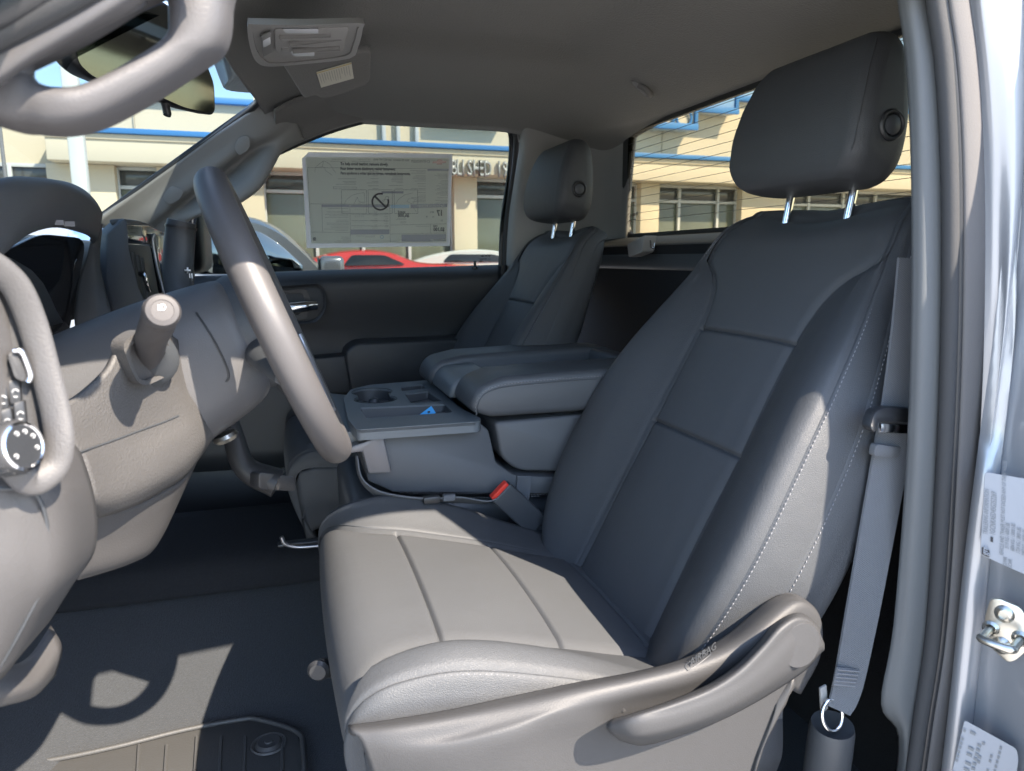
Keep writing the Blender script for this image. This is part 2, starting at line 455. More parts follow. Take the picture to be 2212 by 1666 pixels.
# raised lettering on the fascia
lx = BX(985, 13.58); lz = BZ(381, 1030, 13.58)
L6 = BX(1055, 13.58)-lx
lt = thing('wall_lettering', 'grey metal letters standing on the cream fascia', 'lettering', (lx, 13.58, lz))
def glyph_row(s, xa, xb, y):
    n = len(s); st = (xb-xa)/n
    for i, chx in enumerate(s):
        if chx == ' ': continue
        o = text('letter', chx, (xa+st*i, y, lz), (1, 0, 0), (0, 0, 1), .40, LETT, lt, th=.07, bold=.02, sx=.52)
glyph_row('ESTAB', lx-L6*5/6, lx, 13.57); glyph_row('LISHED', lx, L6+lx, 13.57); glyph_row('19', BX(1071, 13.58), BX(1096, 13.58), 13.57)

pole = thing('light_pole', 'pale square light pole standing in front of the showroom', 'pole', P(172, 600, Y=9) * np.array([1, 1, 0]))
px_ = float(P(165, 300, Y=9)[0])
box('shaft', (px_-.075, 8.93, 0), (px_+.075, 9.07, 7.5), WPOST, pole, bevel=.02)
box('base', (px_-.22, 8.78, 0), (px_+.22, 9.22, .5), GRND, pole, bevel=.04)
box('lamp_head', (px_-.5, 8.85, 7.5), (px_+.5, 9.15, 7.62), ALU, pole, bevel=.02)
dp = thing('downspout', 'thin dark downspout on the cream wall', 'downspout', (BX(22), YB+.25, 0))
tube('pipe', [(BX(22), YB-.05, .1), (BX(22), YB-.05, 2), (BX(22), YB-.05, ZPL)], .03, INKG, dp, n=8, per=2)
box('strap', (BX(22)-.05, YB-.085, 2.2), (BX(22)+.05, YB-.001, 2.26), INKG, dp, bevel=.004)

# ---- vehicles outside -------------------------------------------------
CGL = mat('car_glass', (.02, .025, .03), .03, spec=.5)
TYR = mat('tyre', (.03, .03, .03), .8)
def vehicle(name, label, cat, prof, x0, y0, width, paint, winds, wheels, wr, mirror=None, tilt=.16, belt=.95, group=None, glass=None):
    """prof: side outline (x, z) clockwise from rear bottom; winds: side window outlines"""
    t = thing(name, label, cat, (x0, y0+width/2, 0), group)
    pts = cr(prof, 5, closed=True)
    ztop = max(p[1] for p in prof)
    def sec(s):   # inset of the greenhouse with height
        out = []
        for x, z in pts:
            k = max(0, (z-belt)/(ztop-belt))
            out.append((x0+x, k, z))
        return out
    V = []; n = len(pts); steps = [0, .06, .5, .94, 1]
    for s in steps:
        for x, k, z in sec(s):
            edge = .03 if s in (0, 1) else 0
            y = y0+width*s
            y += (tilt*k if s < .5 else (-tilt*k if s > .5 else 0))
            zc = z-(edge if z > .5 else -edge*.3)
            V.append((x, y, zc))
    F = grid_faces(len(steps), n, closed=True)
    F += [tuple(range(n)), tuple((len(steps)-1)*n+i for i in range(n))[::-1]]
    mesh('body', V, F, paint, t, auto=40)
    for wpts in winds:
        q = round_poly([np.array([x0+x, y0+tilt*max(0, (z-belt)/(ztop-belt))-.004, z]) for x, z in wpts], .07, 4)
        w = prism('side_window', q, (0, .02, 0), glass or CGL, t, bevel=.002)
    for wx in wheels:
        wh = lathe('wheel', (x0+wx, y0+.02, wr), (0, 1, 0), [(0, .03), (wr*.6, .03), (wr*.62, .0), (wr*.95, .0), (wr, .03), (wr, .2), (wr*.9, .22), (0, .22)], TYR, t, n=24)
        lathe('rim', (x0+wx, y0+.01, wr), (0, 1, 0), [(0, .0), (wr*.2, -.005), (wr*.58, .012), (wr*.6, .03), (0, .035)], SILV, wh, n=20)
        wh2 = lathe('wheel', (x0+wx, y0+width-.22, wr), (0, 1, 0), [(0, .0), (wr*.9, 0), (wr, .03), (wr, .18), (wr*.95, .2), (0, .2)], TYR, t, n=20)
    if mirror:
        mx_, mz = mirror
        mo = box('wing_mirror', (x0+mx_-.05, y0-.14, mz-.05), (x0+mx_+.07, y0-.02, mz+.045), paint, t, bevel=.025, seg=3)
        box('mirror_glass', (x0+mx_-.057, y0-.13, mz-.04), (x0+mx_-.051, y0-.03, mz+.037), CGL, mo, bevel=.002)
    return t
SUVP = mat('suv_silver', (.20, .22, .25), .25, metal=.5, coat=.6)
REDP = mat('red_car_paint', (.55, .03, .022), .25, coat=.8)
WHP = mat('white_car_paint', (.62, .66, .64), .25, coat=.6)
# silver SUV right beside the truck; nose to the right
def suvp(l, y=4.05): return [(float(P(u, v, Y=y)[0]), float(P(u, v, Y=y)[2])) for u, v in l]
spr = [(-2.6, .45), (-2.65, 1.1), (-2.5, 1.5)]+suvp([(150, 466), (300, 460), (420, 461), (500, 464), (560, 474), (612, 500), (660, 542), (700, 576), (790, 592), (930, 612), (980, 680), (985, 860)])+[(.9, .36), (-2.3, .36)]
vehicle('parked_suv', 'silver SUV parked close beyond the passenger window', 'car', spr, 0, 3.9, 1.85, SUVP,
        [suvp([(150, 590), (160, 490), (255, 486), (262, 590)]), suvp([(270, 590), (266, 486), (388, 486), (402, 590)]), suvp([(412, 592), (398, 486), (505, 490), (545, 592)]), suvp([(553, 592), (514, 491), (560, 500), (607, 530), (655, 575), (650, 592)])],
        [-1.75, .72], .36, mirror=(suvp([(706, 572)])[0][0], suvp([(706, 572)])[0][1]), tilt=.05, belt=1.1, glass=mat('mirroring_car_glass', (.36, .40, .42), .02, metal=1, bump=.02, bscale=1.5))
rx = BX(612, 12.4)
vehicle('red_sports_car', 'red sports car parked before the showroom glass', 'car',
        [(-.25, .4), (-.1, 1.05), (.3, 1.36), (.75, 1.52), (1.3, 1.57), (1.75, 1.52), (2.2, 1.36), (2.9, 1.33), (3.4, 1.28), (3.9, 1.1), (4.0, .6), (3.9, .35), (.1, .35)],
        rx, 12.4, 1.8, REDP, [[(.90, 1.30), (1.05, 1.48), (1.60, 1.48), (1.95, 1.32)]], [.75, 3.3], .34, tilt=.22, belt=1.15)
wx0 = BX(905, 12.9)  # white car body added in place of a pale reflection
vehicle('reflection_sedan', 'white car body standing in for a pale reflection by the red sports car', 'car',
        [(-.6, .4), (-.6, 1.1), (-.2, 1.42), (.6, 1.58), (1.3, 1.56), (1.9, 1.38), (2.6, 1.30), (3.0, 1.1), (3.05, .5), (2.9, .35), (-.4, .35)],
        wx0+.3, 13.0-.65+2.3-1.9+.6, .62, WHP, [[(.2, 1.36), (.35, 1.50), (1.2, 1.50), (1.6, 1.36)]], [.2, 2.3], .33, tilt=.05, belt=1.3)
wx1 = BX(1500, 11.5)
vehicle('white_hatchback', 'white car roof rising behind the rear window sill', 'car',
        [(-1.2, .4), (-1.2, 1.2), (-.3, 1.62), (.6, 1.86), (1.6, 1.98), (2.6, 1.9), (3.4, 1.45), (3.6, 1.0), (3.5, .4)],
        wx1+.3, 10.6, 1.8, WHP, [[(.2, 1.3), (.6, 1.72), (1.5, 1.82), (1.5, 1.3)]], [-.3, 2.6], .34, tilt=.2, belt=1.3)
# behind the photographer: what the SUV glass mirrors
LEAF = mat('foliage', (.06, .10, .03), .8, var=.5, vscale=3)
TRK = mat('bark', (.12, .09, .06), .9)
def tree(x, y, h, r, label):
    t = thing('street_tree', label, 'tree', (x, y, 0), 'trees across the car park')
    tube('trunk', [(x, y, 0), (x+.1, y, h*.4), (x-.05, y+.1, h*.8)], [.16, .11, .04], TRK, t, n=8)
    V = []; F = []
    rs = np.random.RandomState(int(abs(x*13+y*7)))
    for c in range(60):
        d = rs.normal(size=3); d /= np.linalg.norm(d); cc = np.array([x, y, h*.72])+d*np.array([r, r, r*.8])*rs.uniform(.35, 1)
        for _ in range(26):
            p = cc+rs.normal(size=3)*.22*r/2; a = rs.normal(size=3)*.12; b = rs.normal(size=3)*.12
            k = len(V); V += [p, p+a, p+a+b, p+b]; F.append((k, k+1, k+2, k+3))
    mesh('crown', V, F, LEAF, t, smooth=False, auto=0)
for x, y, h, r, lb_ in ((-7.5, -22, 5.5, 2.2, 'round green tree far across the car park, left of the others'), (-3.0, -26, 6.5, 2.4, 'tall green tree across the car park, middle of the three'), (5, -28, 7, 2.6, 'broad green tree across the car park, right of the others')):
    tree(x, y, h, r, lb_)

ob_ = thing('opposite_building', 'cream wing with blue coping behind the photographer', 'building', (6, -16, 0))
box('wall', (1.2, -17, 0), (16, -16, 4.6), CREAM, ob_, bevel=.02)
box('coping', (1.1, -17.1, 4.6), (16.1, -15.9, 4.85), BLUEP, ob_, bevel=.02)
box('coping', (1.1, -16.05, 2.9), (16.1, -15.8, 3.05), BLUEP, ob_, bevel=.02)
for k in range(5): box('window', (2.2+k*2.6, -15.99, .6), (3.9+k*2.6, -15.95, 2.5), PANED, ob_, bevel=.01)

# ================================================================== truck cab shell
cab = thing('truck_cab', 'silver pickup truck cab with grey headliner, pillars and dark floor', 'truck cab', (.2, 1.2, .74))
GWS = glass_mat('windshield_glass', (.25, .275, .27), .02, cap=.03)
GSD = glass_mat('side_glass', (.44, .455, .435), .03)
PILD = mat('door_pillar_plastic', (.078, .084, .088), .6, bump=.12, bscale=700, var=.04)
CARD = mat('dark_carpet', (.018, .019, .021), .98, bump=.6, bscale=420, var=.3, vscale=300, spec=.1)
GRR = glass_mat('tinted_rear_glass', (.50, .48, .42), .03)

ZFL = .64
# headliner: grid in X (front->rear) and Y (driver->passenger)
def roof_z(x, y):
    z = 1.845-.055*((y-1.2)/.8)**2
    if y > 1.75: z -= .55*(y-1.75)**2
    z -= .17*max(0, x-.55)**2/.1089*1.0 * .45
    z -= .08*max(0, .12-x)**2/.04*.9
    z += .022/(1+math.exp(-(x-.16)/.014))/(1+math.exp((x-.60)/.02))/(1+math.exp(-(y-.95)/.02))/(1+math.exp((y-1.52)/.016))
    return z
# front and rear boundary of the lining along Y
xs_f = lambda y: -.085+.055*((y-1.2)/.65)**2
rows = []
NHX = 90
ys = np.concatenate([np.linspace(.585, 1.75, 80), np.linspace(1.78, 1.985, 9)])
for y in ys:
    xa = xs_f(y); xb = .895
    rows.append([np.array([x, y, roof_z(x, y)]) for x in np.linspace(xa, xb, NHX)])
# bring the rear edge down to the back window head, the front to the header
for r in rows:
    for i in range(NHX):
        t = (r[i][0]-.60)/.295
        if t > 0: r[i][2] = r[i][2]*(1-t*t)+(1.752)*t*t if r[i][2] > 1.752 else r[i][2]
        # sun visor pocket swelling and shallow ceiling recess
R = np.array(rows)
hl = mesh('headliner', R.reshape(-1, 3), grid_faces(R.shape[0], NHX), HDL, cab, solid=.05, auto=0, off=1)
# driver side roof rail closing the door opening
hx = [(-.40, .56, 1.48), (-.25, .54, 1.56), (-.10, .53, 1.615), (.1, .525, 1.626), (.25, .525, 1.645), (.4, .525, 1.662), (.7, .53, 1.68), (.92, .54, 1.68)]
surf('door_header_trim', [[np.array([x, y, z]) for x, y, z in hx], [np.array([x, y+.012, z-.004]) for x, y, z in hx], [np.array([x, y+.035, z+.05]) for x, y, z in hx], [np.array([x, y+.06, z+.10]) for x, y, z in hx], [np.array([x, y+.10, z+.17]) for x, y, z in hx]], HDL, cab, pix=False, solid=.012)
mesh('roof_skin', [(-.12, .56, 1.80), (1.02, .50, 1.80), (1.02, 2.12, 1.84), (-.12, 2.06, 1.84), (.0, .70, 1.935), (.95, .66, 1.935), (.95, 1.98, 1.935), (.0, 1.9, 1.935)], [(0, 1, 5, 4), (1, 2, 6, 5), (2, 3, 7, 6), (3, 0, 4, 7), (4, 5, 6, 7)], PAINT, cab, bevel=.03, seg=3, solid=.004)
# passenger A pillar trim with the moulded grab handle along its lower edge
ap = surf('windshield_pillar_trim', [
    [(205, 482, 1.93), (250, 448, 1.935), (300, 412, 1.94), (350, 376, 1.937), (400, 340, 1.93), (450, 303, 1.92), (500, 268, 1.905), (545, 238, 1.885), (592, 198, 1.885)],
    [(232, 500, 1.96), (277, 467, 1.96), (322, 435, 1.957), (372, 398, 1.95), (422, 360, 1.94), (470, 325, 1.93), (515, 292, 1.915), (562, 258, 1.895), (614, 222, 1.895)],
    [(262, 520, 1.985), (305, 490, 1.98), (348, 460, 1.965), (398, 420, 1.955), (447, 382, 1.945), (495, 345, 1.935), (533, 315, 1.925), (582, 285, 1.91), (630, 245, 1.91)],
    [(280, 535, 2.0), (322, 503, 2.0), (362, 470, 1.985), (412, 430, 1.99), (460, 395, 1.992), (506, 360, 1.985), (545, 325, 1.955), (596, 300, 1.93), (640, 262, 1.93)],
    [(300, 550, 2.01), (340, 515, 2.01), (378, 478, 1.985), (435, 450, 1.945), (488, 420, 1.925), (540, 380, 1.92), (575, 335, 1.925), (607, 312, 1.935), (648, 280, 1.945)],
    [(318, 562, 2.02), (352, 527, 2.02), (392, 487, 1.99), (442, 462, 1.945), (500, 447, 1.92), (560, 406, 1.915), (592, 355, 1.925), (612, 322, 1.945), (653, 294, 1.96)],
    [(326, 570, 2.05), (356, 532, 2.05), (394, 490, 2.03), (440, 462, 1.99), (499, 449, 1.965), (560, 408, 1.96), (592, 357, 1.965), (613, 326, 1.98), (656, 302, 1.96)]], PIL, cab, nr=5, nc=5, solid=.01)
prism('handle_cap', round_poly(PP([(349, 428, 1.945), (370, 399, 1.943), (399, 413, 1.943), (388, 432, 1.947), (366, 443, 1.95)]), .012), (0, .004, 0), PIL, ap, bevel=.001)
prism('handle_cap', round_poly(PP([(505, 318, 1.915), (516, 295, 1.908), (540, 293, 1.903), (540, 322, 1.913), (516, 338, 1.92)]), .012), (0, .004, 0), PIL, ap, bevel=.001)
# black ceramic border + gasket along windshield edge
tube('windshield_gasket', PP([(200, 483, 1.945), (300, 410, 1.95), (400, 337, 1.94), (490, 272, 1.92), (540, 236, 1.89), (562, 212, 1.84), (553, 190, 1.78), (525, 150, 1.68), (490, 108, 1.52), (440, 50, 1.3)]), .0085, PLB, cab, n=8)
# windshield glass
ws = surf('windshield_glass', [[(-500, 470, .3), (-120, 120, .35), (150, -180, .40)], [(-420, 560, .9), (-60, 250, .9), (250, 0, .9)], [(-30, 480, 1.5), (240, 245, 1.5), (455, 80, 1.5)], [(195, 488, 1.95), (420, 320, 1.93), (565, 205, 1.85)]], GWS, cab, nr=5, nc=5, solid=0)

# passenger B pillar + rear quarter trim
rp = surf('rear_pillar_trim', [
    [(1092, 600, 2.03), (1098, 480, 2.03), (1112, 380, 2.02), (1122, 310, 2.0), (1118, 262, 1.965), (1105, 246, 1.93)],
    [(1102, 600, 2.0), (1110, 480, 2.0), (1126, 380, 1.99), (1136, 310, 1.97), (1132, 262, 1.94), (1128, 250, 1.93)],
    [(1125, 600, 1.99), (1135, 480, 1.99), (1150, 380, 1.98), (1160, 310, 1.965), (1165, 275, 1.94), (1170, 249, 1.915)],
    [(1200, 600, 1.975), (1210, 480, 1.975), (1220, 380, 1.965), (1228, 310, 1.95), (1235, 280, 1.93), (1240, 252, 1.90)],
    [(1275, 600, 1.94), (1285, 480, 1.94), (1295, 380, 1.93), (1303, 310, 1.92), (1308, 282, 1.90), (1312, 262, 1.875)],
    [(1325, 600, 1.86), (1330, 500, 1.86), (1338, 400, 1.855), (1346, 320, 1.845), (1350, 292, 1.83), (1352, 276, 1.82)],
    [(1356, 600, 1.80), (1352, 510, 1.80), (1358, 400, 1.80), (1366, 315, 1.795), (1370, 292, 1.79), (1373, 280, 1.785)]], PIL, cab, nr=5, nc=5, solid=.01)
bg_ = P(1145, 420, Y=1.972)
lathe('belt_guide', bg_, (0, 1, 0), [(0, -.004), (.012, -.004), (.015, .0), (.015, .006), (0, .006)], PLB, rp, n=20)
# passenger door seal beads
tube('door_seal', PP([(1088, 640, 2.045), (1092, 575, 2.045), (1096, 480, 2.045), (1110, 380, 2.035), (1116, 310, 2.02), (1110, 272, 1.99), (1085, 248, 1.975), (1030, 238, 1.975), (940, 236, 1.975), (840, 240, 1.975), (740, 261, 1.975), (660, 290, 1.98), (600, 317, 1.99), (540, 378, 2.01)]), .010, RUB, cab, n=8)
tube('door_seal', PP([(1079, 640, 2.06), (1082, 575, 2.06), (1086, 480, 2.06), (1100, 380, 2.05), (1105, 310, 2.035), (1098, 275, 2.005), (1075, 254, 1.99), (1030, 244, 1.985), (940, 242, 1.985), (840, 250, 1.985), (740, 274, 1.985), (660, 303, 1.99), (600, 330, 2.0)]), .008, PLB, cab, n=8)

# rear wall, package shelf and back window
XR = .885
zlo, zhi, yn, yf = 1.485, 1.743, .60, 1.81
SH = .004
def rw(y, z): return np.array([XR+.010*(1.6-z), y, z])
outer = round_poly([rw(yf, zlo), rw(yf, zhi), rw(yn, zhi), rw(yn, zlo)], .03, 6)
big = []
for q in outer:
    c = np.array([XR, 1.205, 1.6]); d = q-c
    big.append(c+d*np.array([1, 1.05, 1.16]))
frame_prism('rear_window_gasket', big, outer, (.012, 0, 0), PLB, cab)
rwn = prism('rear_window_glass', outer, (.004, 0, 0), GRR, cab, bevel=0)
for i in range(13):
    z = zlo+.012+i*(zhi-zlo-.02)/12
    if i: box('defroster_line', (XR-.0016, yn+.02, z-.0004), (XR-.0004, yf-.006, z+.0004), PLB, rwn, bevel=0)
bars('glass_marking', [[np.array([XR-.002, y, z]), np.array([XR-.002, y+w, z]), np.array([XR-.002, y+w, z+h]), np.array([XR-.002, y, z+h])] for y, z, w, h in [(1.742, 1.531, .007, .009), (1.756, 1.53, .004, .007), (1.763, 1.529, .006, .006), (1.772, 1.529, .003, .005), (1.779, 1.528, .005, .005), (1.788, 1.528, .003, .004), (1.752, 1.52, .02, .002), (1.778, 1.519, .014, .002)]], INK, rwn)
# opaque wall above / right of window is headliner; wall below:
shelf = surf('rear_shelf', [[np.array([XR-.003, y, 1.475]) for y in np.linspace(.3, 1.95, 6)], [np.array([XR-.03, y, 1.468]) for y in np.linspace(.3, 1.95, 6)], [np.array([XR-.06, y, 1.452]) for y in np.linspace(.3, 1.95, 6)], [np.array([XR-.075, y, 1.43]) for y in np.linspace(.3, 1.95, 6)], [np.array([XR-.08, y, 1.40]) for y in np.linspace(.3, 1.95, 6)], [np.array([XR-.066, y, 1.392]) for y in np.linspace(.3, 1.95, 6)]], PLD, cab, pix=False, solid=.006)
box('rear_wall', (XR-.075, .3, ZFL-.02), (XR+.02, 2.02, 1.45), CARD, cab, bevel=.004)
box('rear_wall_upper', (XR+.014, .3, 1.44), (XR+.03, yn-.03, 1.80), PIL, cab, bevel=.004)
hk = thing('coat_hook', 'small dark bracket and wire hook below the back window', 'hook', P(1395, 540, X=XR-.08))
hp = P(1380, 535, X=XR-.10)
prism('bracket', round_poly([P(1380, 528, X=XR-.085), P(1420, 508, X=XR-.085), P(1412, 545, X=XR-.085), P(1383, 556, X=XR-.085)], .006), (-.03, 0, 0), PIL, hk, bevel=.004)
tube('wire', [P(1405, 520, X=XR-.12), P(1407, 536, X=XR-.125), P(1411, 535, X=XR-.125), P(1413, 525, X=XR-.12)], .0016, CHR, hk, n=6)
ch2 = thing('ceiling_coat_hook', 'small grey coat hook on the headliner', 'hook', P(1390, 195, Y=1.55))
prism('plate', round_poly(PP([(1362, 178, 1.50), (1384, 175, 1.5), (1416, 208, 1.5), (1396, 212, 1.5)]), .008), (0, .012, .012), PIL, ch2, bevel=.003)
tube('peg', PP([(1380, 186, 1.495), (1392, 192, 1.485), (1402, 201, 1.485), (1404, 207, 1.495)]), .006, HDL, ch2, n=8)

# floor: driver side carpet with tunnel, toe board
fl = []
for x in np.linspace(-.75, .95, 18):
    row = []
    for y in np.linspace(.38, 2.1, 24):
        z = ZFL+.35*max(0, -.35-x)+.003*math.sin(y*9)+.20*(1/(1+math.exp(-(y-1.36)/.075)))*(1/(1+math.exp((y-1.80)/.04)))
        row.append(np.array([x, y, z]))
    fl.append(row)
G = np.array(fl)
mesh('floor_carpet', G.reshape(-1, 3), grid_faces(18, 24, flip=True), CAR, cab, solid=.03, auto=0)
# dark under-console structure on the tunnel
surf('tunnel_cover', [
    [np.array([x, 1.395, ZFL+.155]) for x in np.linspace(-.8, .8, 6)],
    [np.array([x, 1.42, ZFL+.205]) for x in np.linspace(-.8, .8, 6)],
    [np.array([x, 1.50, ZFL+.22]) for x in np.linspace(-.8, .8, 6)],
    [np.array([x, 1.70, ZFL+.22]) for x in np.linspace(-.8, .8, 6)]], CARD, cab, pix=False, solid=.005)
# firewall and lower kick so that no daylight leaks in from the nose
box('firewall', (-.82, .36, .70), (-.74, 2.12, 1.42), PLB, cab, bevel=.01)
box('passenger_sill', (-.8, 2.06, .60), (1.0, 2.2, .86), PLB, cab, bevel=.01)

def YK(y): return .550+(y-.41)*.45
def YI(y): return .41+(y-.550)/.45
def ROW7(v): return interp(v, [(-400, .44), (VE1, .405), (VE0, .345), (1850, .305)])
VE0, VE1 = 1065.0, 214.3
def SK(rows): return [[(u, v, YK(y)) for u, v, y in r] for r in rows]
def PS(l): return PP([(u, v, YK(y)) for u, v, y in l])
# ---- driver side door frame: trim, seals, painted body side ---------------
tr = surf('door_pillar_trim', SK([
    [(1925, -120, .46), (1938, 0, .455), (1957, 150, .45), (1968, 400, .445), (1967, 700, .445), (1957, 1000, .445), (1930, 1350, .445), (1903, 1520, .45), (1940, 1592, .452), (1925, 1760, .455)],
    [(1960, -120, .43), (1968, 0, .425), (1985, 150, .42), (1996, 400, .42), (1995, 700, .42), (1985, 1000, .42), (1965, 1350, .42), (1945, 1520, .42), (1955, 1600, .42), (1945, 1760, .42)],
    [(1995, -120, .42), (2012, 0, .415), (2030, 150, .41), (2042, 400, .41), (2040, 700, .41), (2030, 1000, .41), (2010, 1350, .41), (1985, 1540, .41), (1975, 1610, .41), (1960, 1760, .41)]]), PILD, cab, nr=4, nc=5, solid=.008)
edge = [(1998, -140), (2014, 0), (2034, 150), (2046, 400), (2045, 700), (2034, 1000), (2012, 1350), (1982, 1560), (1962, 1700), (1945, 1800)]
tube('door_seal', PS([(u+6, v, .395) for u, v in edge]), .0075, RUB, cab, n=10, per=5)
tube('door_seal', PS([(u+24, v, .390) for u, v in edge]), .0048, PLB, cab, n=8, per=5)
surf('door_seal_lip', SK([[(u+28, v, .400) for u, v in edge], [(u+36, v, .378) for u, v in edge], [(u+60, v, .372) for u, v in edge], [(u+78, v, .378) for u, v in edge], [(u+86, v, .40) for u, v in edge]]), RUBG, cab, nr=4, nc=4, solid=.003)
# painted door aperture: inner flange, rounded shoulder, jamb face
e2 = [(2078, -200), (2098, 0), (2118, 200), (2128, 420), (2126, 700), (2112, 950), (2092, 1200), (2060, 1500), (2035, 1700), (2010, 1850)]
def ofs(du, y, k=0, dv=0): return [(u+du+k*(v-900)/1000., v+dv, y) for u, v in e2]
body = surf('body_side', SK([ofs(-22, .40), ofs(0, .385), ofs(18, .372, 6), ofs(34, .36, 4),
                          [(2190, -200, .335), (2198, 0, .335), (2200, 200, .335), (2196, 420, .335), (2172, 700, .335), (2140, 950, .335), (2108, 1200, .335), (2076, 1500, .335), (2052, 1700, .335), (2034, 1850, .335)],
                          [(2216, -200, .36), (2222, 0, .36), (2222, 200, .36), (2214, 420, .36), (2188, 700, .36), (2152, 950, .36), (2122, 1200, .36), (2090, 1500, .36), (2066, 1700, .36), (2048, 1850, .36)],
                          [(2232, -200, YI(.515)), (2236, 0, YI(.515)), (2236, 200, YI(.515)), (2226, 420, YI(.515)), (2200, 700, YI(.515)), (2162, 950, YI(.515)), (2132, 1200, YI(.515)), (2102, 1500, YI(.515)), (2078, 1700, YI(.515)), (2060, 1850, YI(.515))],
                          [(2600, v, YI(ROW7(v))) for v in (-200, 0, 200, 420, 700, 950, 1200, 1500, 1700, 1850)]]), PAINT, cab, nr=5, nc=5, solid=.01)

# rear corner of the cab on the driver side (blocks the sun from behind)
cpts = []
for z, x, y in ((.4, .53, .28), (1.26, .634, .335), (1.50, .725, .385), (1.60, .70, .41), (1.92, .70, .48)):
    cpts += [(x, y, z), (1.02, y, z), (1.02, y+.05, z), (x, y+.05, z)]
mesh('cab_corner_panel', cpts, [(3, 2, 1, 0), (16, 17, 18, 19)]+[(k+i, k+(i+1) % 4, k+4+(i+1) % 4, k+4+i) for k in (0, 4, 8, 12) for i in range(4)], PAINT, cab, bevel=.012, seg=3)
box('quarter_trim', (.70, .45, .60), (.93, .60, 1.50), CARD, cab, bevel=.01)
box('cab_back_panel', (.925, .27, .5), (.99, 2.15, 1.46), PAINT, cab, bevel=.02, seg=3)
# headlining side rail above the passenger window
wt = [(604, 326, 1.985), (622, 315, 1.98), (660, 297, 1.975), (740, 267, 1.968), (840, 244, 1.965), (940, 237, 1.965), (1030, 238, 1.968), (1086, 248, 1.972), (1112, 272, 1.985), (1120, 300, 2.0)]
def upr(d, y): return [(u-d*.25*(1 if u < 700 else 0), v-d, y) for u, v, _ in wt]
surf('side_rail_trim', [[(u, v+8, y+.012) for u, v, y in wt], [(u, v+1, y-.006) for u, v, y in wt], [(u-4, v-26, y-.03) for u, v, y in wt], [(u-8, v-55, y-.075) for u, v, y in wt], [(u-10, v-85, y-.14) for u, v, y in wt]], HDL, cab, nr=4, nc=5, solid=.006)

# ================================================================== passenger door
pd = thing('passenger_door', 'closed passenger door with black panel and window', 'door', (.2, 2.08, .80))
DPN = mat('door_panel', (.028, .031, .035), .5, bump=.15, bscale=700, var=.08)
def drow(v0, dv, y, us=(300, 430, 600, 800, 950, 1040, 1082)):
    return [(u, v0(u)+dv, y) for u in us]
sl = lambda u: 600-.031*(u-300)+ (4 if u < 500 else 0)
panel = surf('door_panel', [drow(sl, -4, 2.075), drow(sl, 0, 2.05), drow(sl, 10, 2.02), drow(sl, 26, 2.005), drow(sl, 60, 2.008), drow(sl, 100, 2.02), drow(sl, 140, 2.03), drow(sl, 190, 2.03), drow(sl, 260, 2.02), drow(sl, 420, 2.0)], DPN, pd, nr=4, nc=5, solid=.02)
prism('door_edge', [P(1082, 572, Y=2.0), P(1092, 572, Y=2.06), P(1092, 780, Y=2.06), P(1078, 780, Y=2.0)], (.012, 0, 0), DPN, pd, bevel=.003)
arm = thing_arm = prism('armrest', round_poly([P(744, 762, Y=1.92), P(770, 742, Y=1.92), P(1075, 730, Y=1.92), P(1075, 850, Y=1.92), P(760, 850, Y=1.92)], [.02, .03, .01, .01, .01]), (0, .12, 0), DPN, pd, bevel=.012, seg=3)
prism('pull_pocket', round_poly(PP([(640, 778, 1.955), (757, 768, 1.955), (760, 850, 1.955), (640, 850, 1.955)]), .006), (0, .08, 0), DPN, pd, bevel=.006, seg=3)
# latch handle recess
hr = frame_prism('handle_bezel', round_poly(PP([(560, 622, 1.992), (694, 612, 1.992), (706, 640, 1.992), (704, 672, 1.992), (684, 698, 1.992), (575, 706, 1.992)]), .018), round_poly(PP([(566, 627, 1.995), (690, 617, 1.995), (700, 641, 1.995), (698, 670, 1.995), (680, 693, 1.995), (581, 700, 1.995)]), .016), (0, .03, 0), PLB, pd)
prism('handle_well', round_poly(PP([(566, 627, 2.004), (690, 617, 2.004), (700, 641, 2.004), (698, 670, 2.004), (680, 693, 2.004), (581, 700, 2.004)]), .016), (0, .02, 0), PLD, pd, bevel=.001)
frame_prism('pull_frame', round_poly(PP([(560, 632, 1.996), (662, 624, 1.996), (672, 650, 1.996), (660, 690, 1.996), (580, 690, 1.996)]), .01), round_poly(PP([(566, 638, 1.997), (652, 632, 1.997), (660, 650, 1.997), (648, 680, 1.997), (586, 682, 1.997)]), .008), (0, .012, 0), PLB, pd)
tube('latch_lever', PP([(575, 668, 1.98), (620, 666, 1.975), (660, 662, 1.975), (684, 660, 1.985)]), [.0145, .0145, .014, .012], CHR, pd, n=14, flat=(.6, 1))
lk = lathe('lock_pin', P(1026, 577, Y=2.045), (0, 0, 1), [(0, -.01), (.009, -.01), (.009, 0), (.004, .003), (.004, .016), (0, .018)], PLB, pd, n=14)
# window glass (leans in towards the roof)
def gy(v): return 2.055-.055*(585-v)/330
gl = [(560, 592), (1084, 573), (1090, 470), (1100, 380), (1104, 310), (1096, 278), (1072, 256), (1030, 246), (940, 244), (840, 252), (740, 276), (660, 305), (600, 332), (545, 392), (425, 470), (412, 592)]
gp = [P(u, v, Y=gy(v)+.012) for u, v in gl]
prism('window_glass', gp, (0, .004, 0), GSD, pd, bevel=0, smooth=False)
